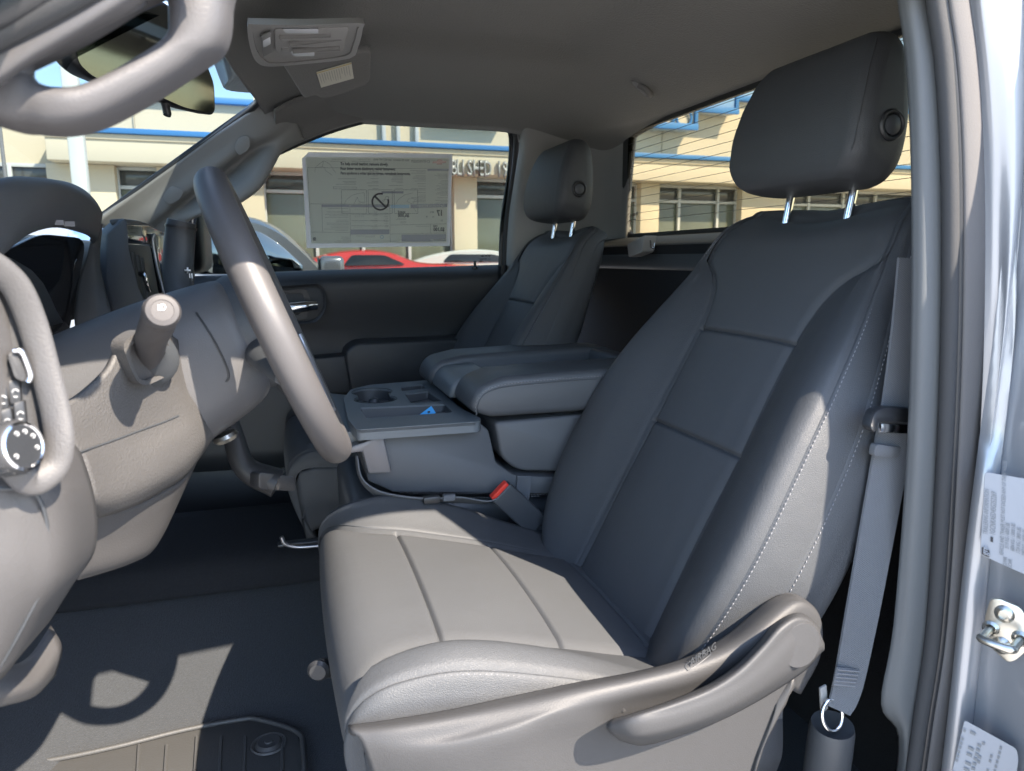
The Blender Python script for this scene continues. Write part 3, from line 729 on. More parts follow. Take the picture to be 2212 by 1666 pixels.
# fixed quarter divider of the mirror sail
prism('mirror_sail', PP([(365, 600, 2.06), (412, 600, 2.06), (416, 462, 2.045), (395, 470, 2.045)]), (0, .02, 0), PLB, pd, bevel=.003)
bars('glass_marking', [[P(u, v, Y=gy(v)+.009), P(u+w, v, Y=gy(v)+.009), P(u+w, v+h, Y=gy(v+h)+.009), P(u, v+h, Y=gy(v+h)+.009)] for u, v, w, h in [(1055, 550, 4, 4.5), (1048, 551, 4, 3), (1040, 552, 5, 3), (1036, 559, 16, 1.4), (1036, 563, 6, 3), (1056, 559, 3, 1.6)]], INK, pd)
mg = box('door_mirror_housing', (-.36, 2.16, 1.38), (-.20, 2.40, 1.62), PLB, pd, bevel=.03, seg=3)

# ---- window sticker -----------------------------------------------------
def sheet_mat():
    m = bpy.data.materials.new('sticker_paper'); m.use_nodes = True
    N, L = m.node_tree.nodes, m.node_tree.links; N.clear()
    o = N.new('ShaderNodeOutputMaterial'); d = N.new('ShaderNodeBsdfDiffuse'); t = N.new('ShaderNodeBsdfTranslucent'); mx = N.new('ShaderNodeMixShader')
    tc = N.new('ShaderNodeTexCoord'); nz = N.new('ShaderNodeTexNoise'); nz.inputs['Scale'].default_value = 14; mc = N.new('ShaderNodeMix'); mc.data_type = 'RGBA'
    mc.inputs['A'].default_value = (.80, .83, .76, 1); mc.inputs['B'].default_value = (.86, .88, .81, 1)
    L.new(tc.outputs['Object'], nz.inputs['Vector']); L.new(nz.outputs['Fac'], mc.inputs['Factor'])
    L.new(mc.outputs['Result'], d.inputs['Color']); L.new(mc.outputs['Result'], t.inputs['Color']); mx.inputs['Fac'].default_value = .5
    L.new(d.outputs[0], mx.inputs[1]); L.new(t.outputs[0], mx.inputs[2]); L.new(mx.outputs[0], o.inputs[0]); return m
SHEET = sheet_mat()
BORD = mat('sticker_border', (.72, .76, .79), .4)
INKM = mat('sticker_ink', (.13, .14, .14), .7)
INKF = mat('sticker_faint_ink', (.40, .42, .39), .7)
INKB = mat('sticker_blue_ink', (.36, .5, .58), .7)
INKR = mat('sticker_red_ink', (.6, .45, .40), .7)
INKV = mat('sticker_band', (.34, .355, .37), .7)
def Q(cx, cy, d=.0):
    u, v = (1200+cx/3.203)*.54216, (580+cy/3.203)*.54216
    return P(u, v, Y=gy(v)+.010-d)
stk = thing('window_sticker', 'grey paper price sticker taped inside the passenger window', 'sticker', Q(1000, 700))
prism('border_film', [Q(10, 170), Q(95, 85), Q(930, 95), Q(945, 104), Q(960, 96), Q(1930, 108), Q(1895, 1282), Q(70, 1310), Q(40, 700)], (0, .0006, 0), BORD, stk, bevel=0, smooth=False)
sh = prism('sheet', [Q(52, 145, .0012), Q(1888, 160, .0012), Q(1855, 1240, .0012), Q(130, 1252, .0012)], (0, .0005, 0), SHEET, stk, bevel=0, smooth=False)
xd = Q(1400, 700)-Q(600, 700); yd = Q(900, 300)-Q(900, 900)
pxs = np.linalg.norm(xd)/800.
def sline(x0, y0, x1, y1, w=3.0, d=.002):
    dx, dy = x1-x0, y1-y0; l = math.hypot(dx, dy); nx, ny = -dy/l*w/2, dx/l*w/2
    return [Q(x0+nx, y0+ny, d), Q(x1+nx, y1+ny, d), Q(x1-nx, y1-ny, d), Q(x0-nx, y0-ny, d)]
for s, x, y, h in (('To help avoid tearing, remove slowly.', 500, 250, 40), ('Pour éviter toute déchirure, retirer lentement.', 500, 310, 37), ('Para ayudarse a evitar que se rompa, remuévala lentamente.', 503, 368, 37)):
    text('caption', s, Q(x, y, .002), xd, yd, pxs*h*1.22, INKM, stk, th=.0001, bold=.03, sx=.80)
def mir(s, x, y, h, m_, bold=.01, sx=.9):   # print on the outer face, showing through reversed
    text('show_through_text', s, Q(x, y, .0018), -xd, yd, pxs*h*1.25, m_, stk, th=.0001, bold=bold+.012, sx=sx*.92)
mir('CHEVROLET', 1645, 222, 34, INKF, sx=1.15); mir('2025 SILVERADO 1500 REG WT 4WD', 1380, 200, 27, INKF)
mir('17', 1810, 895, 82, INKM, .02); mir('MPG', 1695, 862, 26, INKF); mir('spend', 1330, 862, 40, INKM); mir('$6,000', 1378, 912, 52, INKM, .02)
mir('$3,100', 1828, 1090, 52, INKM, .02); mir('cost', 1740, 1038, 34, INKM); mir('16', 1700, 920, 26, INKF); mir('18', 1620, 920, 26, INKF); mir('5.9', 1810, 968, 26, INKF)
mir('Fuel Economy and Environment', 1825, 780, 27, SHEET); mir('fueleconomy.gov', 1850, 1212, 30, SHEET); mir('IB', 190, 1215, 46, INKM, .02)
Lq = []
for x0, y0, x1, y1 in [(80, 282, 1600, 296), (80, 282, 105, 745), (105, 745, 1130, 755), (105, 745, 130, 1240), (130, 1105, 630, 1110), (262, 752, 275, 1105), (620, 752, 632, 1240), (1130, 752, 1138, 1230), (640, 880, 1120, 885), (640, 958, 1120, 962), (640, 1024, 1120, 1028), (1145, 1016, 1855, 1000), (1145, 1130, 1855, 1118), (1650, 1005, 1652, 1122), (410, 528, 706, 532), (412, 552, 705, 557), (410, 528, 412, 553), (705, 532, 705, 557)]:
    Lq.append(sline(x0, y0, x1, y1, 2.6))
for xa, xb in ((513, 832), (853, 1162), (1186, 1486)):
    ya, yb = 566, 868
    for q in ((xa, ya, xb, ya), (xb, ya, xb+3, yb), (xb+3, yb, xa+6, yb), (xa+6, yb, xa, ya)): Lq.append(sline(*q, 3.4))
def poly(pts, w=2.4):
    for a, b in zip(pts[:-1], pts[1:]): Lq.append(sline(*a, *b, w))
poly([(175, 340), (178, 287), (225, 240), (285, 198), (330, 215), (375, 250), (410, 310), (445, 348)]); poly([(178, 287), (270, 270), (300, 290), (310, 320), (350, 345), (395, 380)]); poly([(285, 198), (270, 270)])
poly([(545, 760), (580, 690), (650, 635), (740, 610), (805, 605), (812, 740)]); poly([(665, 770), (715, 660), (735, 712), (805, 738)]); poly([(720, 755), (770, 722), (812, 720)])
poly([(1205, 750), (1240, 690), (1320, 630), (1430, 605)]); poly([(1350, 715), (1375, 680), (1420, 672), (1455, 690), (1440, 735), (1400, 740), (1350, 715)]); poly([(1400, 740), (1430, 790), (1470, 850)])
poly([(1035, 705), (1060, 690), (1085, 650), (1120, 655), (1105, 690), (1075, 690), (1050, 718), (1035, 705)], 3)
bars('line_art', Lq, INKM, stk)
rs = np.random.RandomState(3); Fq = []
def lines(xa, xb, ya, yb, step, right=True, dens=.75):
    y = ya
    while y < yb:
        L_ = (xb-xa)*rs.uniform(.35, 1)*dens/.75
        if right: Fq.append(sline(xb-min(L_, xb-xa), y, xb, y, 4.2))
        else: Fq.append(sline(xa, y, xa+min(L_, xb-xa), y, 4.2))
        y += step*rs.choice([1, 1, 1, 1.9])
lines(1680, 1875, 365, 735, 17); lines(1385, 1590, 320, 735, 17); lines(1090, 1300, 380, 560, 19); lines(800, 985, 330, 560, 19); lines(410, 700, 425, 510, 18)
lines(280, 605, 805, 1090, 19); lines(1160, 1340, 930, 1000, 15); lines(880, 975, 800, 1060, 20); lines(1040, 1110, 800, 1060, 22); lines(420, 620, 1170, 1240, 16); lines(700, 945, 1155, 1180, 14); lines(590, 880, 175, 215, 26); lines(350, 565, 175, 215, 26); lines(1160, 1640, 1030, 1040, 12)
for k in range(5):
    for yy, n_ in ((812, 5), (895, 5), (910, 5), (978, 5), (1045, 4)):
        if k < n_: Fq.append(sline(686+k*26, yy, 692+k*26, yy, 8))
bars('fine_print', Fq, INKF, stk, kind='stuff')
for bq in ([[Q(1612, 298, .0016), Q(1880, 298, .0016), Q(1880, 324, .0016), Q(1612, 324, .0016)], [Q(1395, 752, .0016), Q(1865, 742, .0016), Q(1862, 785, .0016), Q(1395, 800, .0016)], [Q(262, 752, .0016), Q(616, 755, .0016), Q(616, 785, .0016), Q(262, 785, .0016)], [Q(626, 757, .0016), Q(1125, 757, .0016), Q(1125, 790, .0016), Q(626, 787, .0016)], [Q(632, 1075, .0016), Q(1125, 1072, .0016), Q(1125, 1132, .0016), Q(632, 1136, .0016)], [Q(1280, 1140, .0016), Q(1850, 1132, .0016), Q(1848, 1222, .0016), Q(1280, 1228, .0016)], [Q(1025, 585, .0016), Q(1305, 585, .0016), Q(1305, 612, .0016), Q(1025, 612, .0016)]]): bars('printed_band', [bq], INKV, stk)
bars('printed_blue', [[Q(1140, 760, .0016), Q(1380, 756, .0016), Q(1380, 798, .0016), Q(1140, 800, .0016)]], INKB, stk)
bars('printed_emblem', [[Q(1680, 205, .0016), Q(1735, 200, .0016), Q(1738, 180, .0016), Q(1800, 180, .0016), Q(1803, 198, .0016), Q(1858, 198, .0016), Q(1845, 222, .0016), Q(1800, 224, .0016), Q(1797, 242, .0016), Q(1733, 243, .0016), Q(1732, 226, .0016), Q(1672, 228, .0016)]], INKR, stk)
ring = []; cxx, cyy = 1010, 718
for i in range(40):
    a0, a1 = 2*math.pi*i/40, 2*math.pi*(i+1)/40
    if 4.9 < a0 < 5.9: continue
    ring.append([Q(cxx+r*math.cos(a), cyy+r*math.sin(a), .0024) for r, a in ((114, a0), (114, a1), (92, a1), (92, a0))])
ring.append(sline(940, 648, 1082, 790, 24, .0024))
bars('prohibition_sign', ring, INK, stk)
bars('round_logo', [[Q(1030+r*math.cos(a), 1168+r*math.sin(a), .0016) for r, a in ((24, t), (24, t+.42), (17, t+.42), (17, t))] for t in np.arange(0, 6.28, .42)], INKB, stk)

# ================================================================== dashboard side
dash = thing('dashboard', 'dark dashboard with instrument hood, centre stack and knee panel', 'dashboard', (-.35, 1.1, 1.0))
DSH = mat('dash_skin', (.062, .066, .072), .5, bump=.3, bscale=520, var=.06, kind='leather')
KNE = mat('knee_panel', (.062, .060, .059), .55, bump=.45, bscale=560, var=.06)
KNL = mat('lower_panel', (.058, .056, .056), .55, wob=.05, bump=.2, bscale=800, var=.04)
# top pad
surf('top_pad', [[np.array([x, y, z]) for y in np.linspace(.5, 2.02, 6)] for x, z in ((-.85, 1.44), (-.6, 1.46), (-.36, 1.455), (-.28, 1.42), (-.27, 1.34))], DSH, dash, pix=False, solid=.01)
# instrument hood: crest, brow, underside
hood = surf('instrument_hood', [
    [(-160, 470, .72), (-60, 420, .78), (10, 396, .85), (80, 388, .92), (140, 392, .98), (185, 412, 1.03), (214, 445, 1.06), (216, 470, 1.07)],
    [(-180, 500, .62), (-80, 435, .66), (0, 390, .72), (70, 386, .79), (140, 398, .87), (190, 422, .94), (219, 455, 1.0), (219, 480, 1.03)],
    [(-180, 560, .60), (-80, 520, .64), (0, 484, .69), (73, 443, .76), (126, 430, .84), (191, 447, .92), (220, 465, .985), (214, 492, 1.02)],
    [(-170, 620, .61), (-80, 590, .645), (0, 550, .69), (60, 499, .76), (123, 486, .84), (188, 502, .915), (210, 515, .98), (204, 525, 1.02)],
    [(-150, 600, .66), (-60, 580, .69), (10, 545, .74), (66, 505, .80), (123, 492, .88), (180, 505, .95), (198, 518, 1.0), (196, 526, 1.03)]], DSH, dash, nr=5, nc=6, solid=.006)
box('hood_slot', tuple(P(121, 484, Y=.835)-.001), tuple(P(133, 480, Y=.835)+.002), STI, dash, bevel=0)
box('hood_slot', tuple(P(141, 487, Y=.855)-.001), tuple(P(157, 483, Y=.855)+.002), STI, dash, bevel=0)
# gauge recess: far side cheek sweeping down, lens, ledge
surf('gauge_cheek', [
    [(196, 520, 1.03), (186, 560, 1.04), (170, 605, 1.05), (160, 680, 1.06), (170, 760, 1.06)],
    [(206, 520, 1.03), (204, 560, 1.04), (203, 620, 1.05), (206, 700, 1.055), (215, 770, 1.05)],
    [(222, 485, 1.04), (216, 560, 1.05), (226, 620, 1.06), (245, 690, 1.06), (262, 760, 1.05)]], DSH, dash, solid=.006)
lens = prism('gauge_lens', round_poly(PP([(-160, 600, .80), (0, 548, .90), (90, 505, .98), (188, 515, 1.05), (165, 640, 1.07), (140, 770, 1.07), (-160, 830, .86)]), .02), (-.005, 0, 0), GLOSS, dash, bevel=.001)
surf('gauge_ledge', [[(20, 770, .80), (100, 752, .90), (160, 738, .98), (205, 745, 1.03)], [(20, 800, .79), (100, 785, .88), (160, 770, .96), (213, 735, 1.0)], [(20, 850, .78), (110, 830, .86), (170, 800, .93), (215, 760, .98)]], PLB, dash, solid=.005)
surf('cluster_surround', [[(60, 850, .72), (120, 840, .80), (180, 810, .88), (240, 770, .95), (280, 720, 1.0)], [(90, 900, .70), (150, 880, .77), (200, 850, .84), (250, 800, .90), (290, 750, .96)], [(130, 960, .68), (170, 940, .74), (215, 900, .80), (255, 840, .86), (285, 800, .92)]], DSH, dash, solid=.005)
# knee panel with the column opening
kp = surf('knee_panel', [
    [(120, 880, .60), (180, 850, .63), (235, 800, .655), (258, 750, .67), (300, 715, .695), (345, 705, .73), (385, 735, .77)],
    [(140, 925, .60), (200, 880, .635), (250, 830, .66), (280, 770, .675), (320, 735, .70), (355, 735, .735), (392, 770, .775)],
    [(158, 965, .60), (210, 930, .635), (262, 890, .665), (300, 860, .69), (345, 835, .72), (385, 830, .75), (425, 860, .79)],
    [(178, 985, .605), (230, 965, .64), (285, 942, .675), (330, 925, .705), (375, 905, .735), (420, 885, .765), (478, 895, .82)],
    [(192, 1030, .605), (245, 1015, .64), (295, 995, .67), (345, 975, .70), (392, 950, .735), (435, 925, .77), (484, 908, .82)],
    [(207, 1085, .61), (255, 1073, .64), (305, 1055, .672), (355, 1030, .705), (400, 1000, .74), (438, 965, .775), (470, 935, .82)],
    [(213, 1120, .64), (262, 1105, .665), (310, 1085, .70), (357, 1058, .735), (400, 1030, .77), (432, 990, .80), (455, 955, .84)]], KNE, dash, nr=4, nc=5, solid=.006)
surf('lower_knee_panel', [
    [(205, 1112, .66), (265, 1100, .69), (315, 1082, .72), (360, 1058, .755), (400, 1035, .79), (425, 1000, .83)],
    [(190, 1180, .67), (250, 1165, .70), (300, 1145, .73), (345, 1115, .765), (380, 1080, .80), (405, 1045, .84)],
    [(168, 1250, .68), (230, 1232, .71), (280, 1215, .74), (325, 1190, .78), (355, 1150, .82), (375, 1110, .86)],
    [(178, 1246, .74), (235, 1230, .77), (285, 1212, .80), (328, 1192, .84), (350, 1160, .87), (370, 1120, .90)]], KNL, dash, solid=.006)
tube('knee_split_line', [on(kp, u, v, .0002) for u, v in ((170, 978), (215, 962), (262, 945), (310, 927), (352, 912), (385, 898))], .0009, PLD, dash, n=6)
# stalk bezel
bz = frame_prism('stalk_bezel', round_poly(PP([(262, 742, .652), (300, 715, .665), (352, 715, .70), (388, 800, .735), (300, 842, .665)]), .02), round_poly(PP([(276, 752, .656), (305, 730, .668), (348, 729, .70), (377, 800, .733), (301, 828, .668)]), .016), (-.012, .012, 0), KNE, dash)
prism('stalk_plate', round_poly(PP([(276, 752, .664), (305, 730, .676), (348, 729, .708), (377, 800, .741), (301, 828, .676)]), .016), (-.004, .004, 0), KNL, dash, bevel=.001)
# end panel by the door: light switch pod
ep = surf('dash_end_panel', [
    [(-200, 560, .44), (-60, 560, .455), (0, 575, .47), (30, 600, .485), (60, 650, .50)],
    [(-200, 800, .42), (-60, 800, .44), (0, 800, .455), (60, 800, .475), (105, 800, .51)],
    [(-200, 960, .42), (-60, 960, .44), (30, 960, .46), (100, 950, .48), (140, 930, .53)],
    [(-200, 1060, .42), (-60, 1070, .44), (40, 1068, .455), (120, 1040, .475), (178, 985, .55)],
    [(-200, 1130, .43), (-60, 1135, .445), (50, 1130, .455), (150, 1090, .485), (208, 1095, .57)],
    [(-200, 1250, .43), (-60, 1250, .445), (60, 1250, .46), (150, 1230, .49), (205, 1190, .60)],
    [(-200, 1380, .45), (-60, 1380, .46), (30, 1370, .475), (100, 1320, .51), (160, 1260, .62)],
    [(-200, 1520, .47), (-60, 1500, .48), (0, 1470, .495), (50, 1410, .53), (110, 1340, .64)]], KNL, dash, nr=4, nc=5, solid=.006)
surf('kick_panel', [[(-120, 1440, .56), (0, 1440, .60), (60, 1420, .65), (110, 1350, .70)], [(-120, 1500, .55), (0, 1495, .58), (80, 1470, .62), (135, 1400, .68)], [(-120, 1560, .56), (0, 1528, .59), (75, 1505, .63), (120, 1460, .68)]], KNL, dash, solid=.006)
rimp = [(-40, 560, .452), (0, 585, .458), (38, 625, .463), (70, 700, .466), (95, 790, .465), (118, 880, .462), (128, 950, .458), (120, 1000, .455), (95, 1030, .45), (62, 1042, .445), (20, 1000, .44), (-30, 940, .435)]
SYM = mat('switch_print', (.42, .42, .42), .6)
sw = thing('headlight_switch_panel', 'light switch pod with buttons and round knob on the dash end', 'switch panel', P(40, 950, Y=.46))
tube('bezel_ring', PP(rimp), .0062, KNL, sw, n=14, flat=(1.25, .55), up=(0, 1, 0))
tube('bezel_ring', PP([(u-18, v+4, y+.004) for u, v, y in rimp]), .003, PLG, sw, n=8)
fpl = prism('face_plate', round_poly(PP([(-60, 600, .462), (0, 600, .468), (50, 680, .474), (85, 820, .474), (105, 920, .47), (100, 1010, .462), (60, 1030, .456), (-60, 980, .445)]), .01), (0, .008, 0), PLG, sw, bevel=.002)
for i, (u, v) in enumerate([(2, 795), (0, 862), (27, 848), (10, 912), (38, 896)]):
    cn = [on(fpl, u-13, v-24, .0026), on(fpl, u+9, v-31, .0026), on(fpl, u+14, v+20, .0026), on(fpl, u-8, v+27, .0026)]
    b = prism('button', round_poly(cn, .0016), (0, .004, 0), PLB, sw, bevel=.0006)
    c = on(fpl, u+2, v+2, .0030)
    if i > 0: tube('symbol', [c+np.array([.0017*math.cos(t), -.0003, .0022*math.sin(t)]) for t in np.linspace(0.5, 5.2, 7)], .00035, SYM, b, n=5, per=2)
th_ = prism('thumb_wheel', round_poly(PP([(12, 765, .455), (38, 752, .458), (58, 772, .462), (66, 815, .462), (52, 828, .458), (30, 820, .455)]), .004), (0, .012, 0), PLG, sw, bevel=.002)
tube('chrome_edge', PP([(28, 758, .456), (46, 760, .457), (58, 785, .459), (66, 812, .460), (60, 826, .459)]), .0016, CHR, sw, n=8)
# rotary knob: axis faces the seat (rear/up)
kc = P(62, 962, Y=.432); kax = np.array([.80, -.40, .18]); kax = kax/np.linalg.norm(kax)
kn = lathe('rotary_knob', kc-kax*.018, kax, [(0, -.004), (.0135, -.004), (.0142, 0), (.0142, .012), (.0135, .0142), (.0125, .0148)], PLG, sw, n=36)
lathe('knob_ring', kc-kax*.018, kax, [(.0125, .0147), (.0132, .0152), (.0118, .0158), (.0112, .0150)], CHR, kn, n=36)
lathe('knob_face', kc-kax*.018, kax, [(.0118, .0146), (.0115, .0151), (0, .0153)], PLB, kn, n=30)
kx = np.cross(kax, [0, 0, 1]); kx /= np.linalg.norm(kx); ky = np.cross(kx, kax)
for a in (70, 110, 150, 200, 330):
    c = kc-kax*.018+kax*.0156+.0078*(math.cos(math.radians(a))*kx+math.sin(math.radians(a))*ky)
    tube('symbol', [c+.0011*(math.cos(t)*kx+math.sin(t)*ky) for t in np.linspace(0, 5, 7)], .0003, SYM, kn, n=5, per=1)
for i in range(24):
    a = 2*math.pi*i/24; rdir = math.cos(a)*kx+math.sin(a)*ky
    p0 = kc-kax*.016+rdir*.0143; tube('grip_rib', [p0, p0+kax*.010], .0007, PLG, kn, n=5, per=1)
# fuse cover line and release handle
tube('cover_seam', PP([(-20, 1055, .442), (60, 1058, .452), (88, 1085, .459), (102, 1140, .466), (103, 1200, .468), (90, 1270, .472), (40, 1370, .478), (0, 1440, .485)]), .0012, PLD, dash, n=6)
rl = thing('brake_release_handle', 'small moulded pull lever in the lower dash panel', 'handle', P(122, 1185, Y=.48))
frame_prism('rim', round_poly(PP([(118, 1125, .471), (130, 1118, .474), (134, 1205, .479), (120, 1234, .476), (112, 1230, .473), (109, 1150, .470)]), .006), round_poly(PP([(119, 1133, .472), (127, 1128, .474), (129, 1202, .478), (119, 1222, .476), (114, 1220, .474), (112, 1152, .471)]), .005), (0, .012, 0), KNL, rl)
prism('paddle', round_poly(PP([(115, 1150, .474), (126, 1145, .476), (127, 1195, .479), (117, 1210, .477)]), .004), (0, .006, 0), PLG, rl, bevel=.0015)
lathe('symbol', P(121, 1179, Y=.4755), (0, -1, 0), [(.0022, -.001), (.003, .0005), (.0022, .001)], WHT, rl, n=14)

# centre stack
cs = thing('centre_stack', 'charcoal centre stack with gloss black bezel, vent and screen', 'centre stack', (-.2, 1.3, 1.2))
prism('side_cheek', PP([(232, 505, 1.12), (268, 472, 1.12), (276, 478, 1.12), (280, 540, 1.12), (300, 620, 1.12), (335, 700, 1.12), (260, 740, 1.12), (228, 600, 1.12)]), (-.02, .03, 0), DSH, cs, bevel=.004)
prism('gloss_bezel', round_poly(PP([(273, 484, 1.14), (322, 487, 1.30), (360, 505, 1.42), (352, 530, 1.42), (330, 528, 1.30), (277, 525, 1.14)]), .006), (-.02, 0, 0), GLOSS, cs, bevel=.002)
prism('vent_well', PP([(277, 528, 1.15), (325, 530, 1.26), (345, 640, 1.26), (350, 720, 1.24), (310, 700, 1.15)]), (-.03, .0, 0), PLB, cs, bevel=.003)
for k in range(3):
    tube('vent_slat', PP([(283+k*9, 545+k*6, 1.16+.02*k), (288+k*10, 600, 1.16+.02*k), (300+k*10, 660, 1.16+.02*k), (318+k*9, 700, 1.16+.02*k)]), .006, PLD, cs, n=8)
tube('vent_tab', PP([(302, 592, 1.14), (311, 594, 1.13), (316, 612, 1.13), (322, 628, 1.14)]), .0042, CHR, cs, n=8, flat=(.6, 1))
tube('bezel_trim', PP([(334, 505, 1.27), (330, 520, 1.27), (336, 560, 1.27), (345, 600, 1.265), (355, 636, 1.26)]), .0022, SILV, cs, n=8)
prism('screen', round_poly(PP([(334, 505, 1.29), (362, 510, 1.42), (360, 640, 1.42), (354, 636, 1.29)]), .004), (-.01, 0, 0), GLOSS, cs, bevel=.001)
prism('trim_panel', PP([(268, 472, 1.13), (300, 476, 1.25), (335, 488, 1.42), (335, 500, 1.42), (276, 486, 1.13)]), (-.02, 0, -.002), DSH, cs, bevel=.003)
prism('lower_stack', PP([(300, 690, 1.15), (360, 640, 1.42), (420, 640, 1.75), (420, 900, 1.75), (330, 900, 1.15)]), (-.05, 0, 0), DSH, cs, bevel=.006)
# passenger half of the dash face
prism('glove_face', [np.array([-.24, 1.45, 1.40]), np.array([-.24, 2.02, 1.40]), np.array([-.30, 2.02, 1.05]), np.array([-.30, 1.45, 1.05])], (-.05, 0, 0), DSH, dash, bevel=.02, seg=3)

# ---- steering column, wheel, stalks ---------------------------------------
WC = np.array([-.009, .85, 1.352]); tl = math.radians(21.5)
e1 = np.array([0, 1., 0]); e2 = np.array([math.sin(tl), 0, -math.cos(tl)]); wn_ = np.array([math.cos(tl), 0, math.sin(tl)])
RW, RR = .157, .0166
WHL = mat('wheel_grip', (.066, .063, .064), .45, bump=.12, bscale=900, kind='leather', var=.05)
sw_ = thing('steering_wheel', 'grey steering wheel seen edge on, lower half in sunlight', 'steering wheel', WC)
rim = [WC+RW*(math.cos(t)*e2+math.sin(t)*e1) for t in np.linspace(0, 2*math.pi, 48, endpoint=False)]
tube('rim', rim, RR, WHL, sw_, n=24, closed=True, per=2, up=wn_, flat=(1, 1.02))
for sgn_, an in ((1, 75), (-1, 75)):
    a = math.radians(an)*sgn_
    d = math.cos(a)*e2+math.sin(a)*e1
    tube('spoke', [WC-wn_*.02+d*.05, WC-wn_*.016+d*.09, WC-wn_*.004+d*(RW-.004)], [.026, .022, .016], PLD, sw_, n=12, flat=(.55, 1), up=wn_)
tube('spoke', [WC-wn_*.02+e2*.05, WC-wn_*.012+e2*.09, WC-wn_*.002+e2*(RW-.004)], [.03, .026, .016], PLD, sw_, n=12, flat=(1, .5), up=wn_)
hubp = [(0, .012), (.045, .010), (.062, .0), (.066, -.02), (.060, -.045), (0, -.05)]
lathe('airbag_cover', WC-wn_*.012, wn_, hubp, PLD, sw_, n=36)
tube('rim_insert', [WC+(RW-RR*.75)*(math.cos(t)*e2+math.sin(t)*e1)+wn_*.012 for t in np.linspace(math.radians(25), math.radians(75), 8)], .004, SILV, sw_, n=8)
col = thing('steering_column', 'dark steering column shroud reaching from dash to wheel', 'steering column', (-.1, .85, 1.28))
sec = []
for k, (d, ra, rb, dz) in enumerate([(.030, .050, .045, 0), (.034, .064, .060, 0), (.05, .074, .070, -.004), (.09, .080, .078, -.008), (.14, .084, .084, -.012), (.22, .085, .086, -.016), (.30, .08, .08, -.02)]):
    c = WC-wn_*d+np.array([0, 0, dz])
    ring_ = []
    for j in range(40):
        t = 2*math.pi*j/40; cx_, sx_ = math.cos(t), math.sin(t)
        ex = 2/2.8
        ring_.append(c+ra*np.sign(cx_)*abs(cx_)**ex*e1+rb*np.sign(sx_)*abs(sx_)**ex*(-e2))
    sec.append(ring_)
G = np.array(sec); G = np.array([cr(G[:, j], 4) for j in range(40)]).transpose(1, 0, 2)
n_ = G.shape[0]
mesh('shroud', G.reshape(-1, 3), grid_faces(n_, 40, closed=True)+[tuple(range(40))[::-1]], mat('shroud_plastic', (.066, .066, .069), .5, bump=.14, bscale=800), col, auto=60)
shr = [o for o in bpy.data.objects if o.name == 'shroud'][0]
tube('shroud_seam', [on(shr, u, v, .0004) for u, v in ((424, 676), (440, 700), (462, 735), (482, 775), (492, 800), (494, 815), (488, 825))], .0011, PLB, col, n=6, per=3)
lathe('ignition_ring', WC-wn_*.10+np.array([.0, .0, 0])+e1*-.03+e2*.088, e2, [(0, .0), (.012, .0), (.014, .004), (.011, .008), (0, .008)], STEEL, col, n=18)
STK = mat('stalk_plastic', (.045, .042, .043), .62, bump=.08, bscale=900)
st = thing('turn_signal_stalk', 'grey turn signal stalk with round headlamp button end', 'stalk', P(325, 780, Y=.69))
tip = P(347, 664, Y=.595)
tax = P(347, 664, Y=.595)-P(340, 712, Y=.635); tax /= np.linalg.norm(tax)
tube('lever', [P(318, 772, Y=.70), P(322, 752, Y=.685), P(330, 722, Y=.655), P(340, 700, Y=.625), P(347, 672, Y=.602)], [.0125, .0128, .0128, .0132, .0130], STK, st, n=20)
lathe('lever_cap', P(346, 680, Y=.606), P(348, 660, Y=.590)-P(346, 680, Y=.606)+np.array([.004, -.012, .0]), [(.0128, 0), (.0135, .003), (.0135, .012), (.0115, .016), (.008, .0168), (.0078, .0162), (0, .0164)], STK, st, n=28)
cap_ = [o for o in bpy.data.objects if o.name == 'lever_cap'][0]
def cps(u, v): return on(cap_, u, v, .0004)
for k in range(4): bars('symbol', [[cps(341, 659+k*3.2), cps(347, 659+k*3.2), cps(347, 660.6+k*3.2), cps(341, 660.6+k*3.2)]], WHT, st)
tube('symbol', [cps(u, v) for u, v in ((349, 658), (349, 670), (354, 669), (357, 664), (354, 659))], .0004, WHT, st, n=5, closed=True, per=2)
lathe('base_boot', P(320, 776, Y=.72), P(322, 752, Y=.685)-P(320, 776, Y=.72), [(.026, .0), (.024, .008), (.018, .016), (.013, .03)], PLD, st, n=24)
gs = thing('gear_selector', 'black column gear lever with plus and minus button', 'gear lever', P(400, 690, Y=.93))
tube('lever', PP([(393, 478, 1.0), (390, 500, 1.0), (386, 560, .995), (386, 610, .985), (392, 650, .97), (398, 700, .94)]), [.0165, .0175, .0178, .0175, .017, .017], PLD, gs, n=18)
tube('collar', PP([(391, 489, .999), (390.6, 494, .999)]), .0183, PLB, gs, n=18, per=2)
bt = prism('rocker_button', round_poly(PP([(393, 576, .976), (420, 590, .981), (418, 610, .978), (408, 606, .976), (394, 592, .974)]), .003), (0, .008, 0), PLB, gs, bevel=.001)
text('plus_mark', '+', P(398, 593, Y=.972), RT, UP, .014, WHT, bt, th=.0002, bold=.03)
for uu in (409, 414): box('tick_mark', tuple(P(uu, 601, Y=.974)), tuple(P(uu+1.6, 591, Y=.974)+np.array([0, .0004, 0])), WHT, bt, bevel=0)

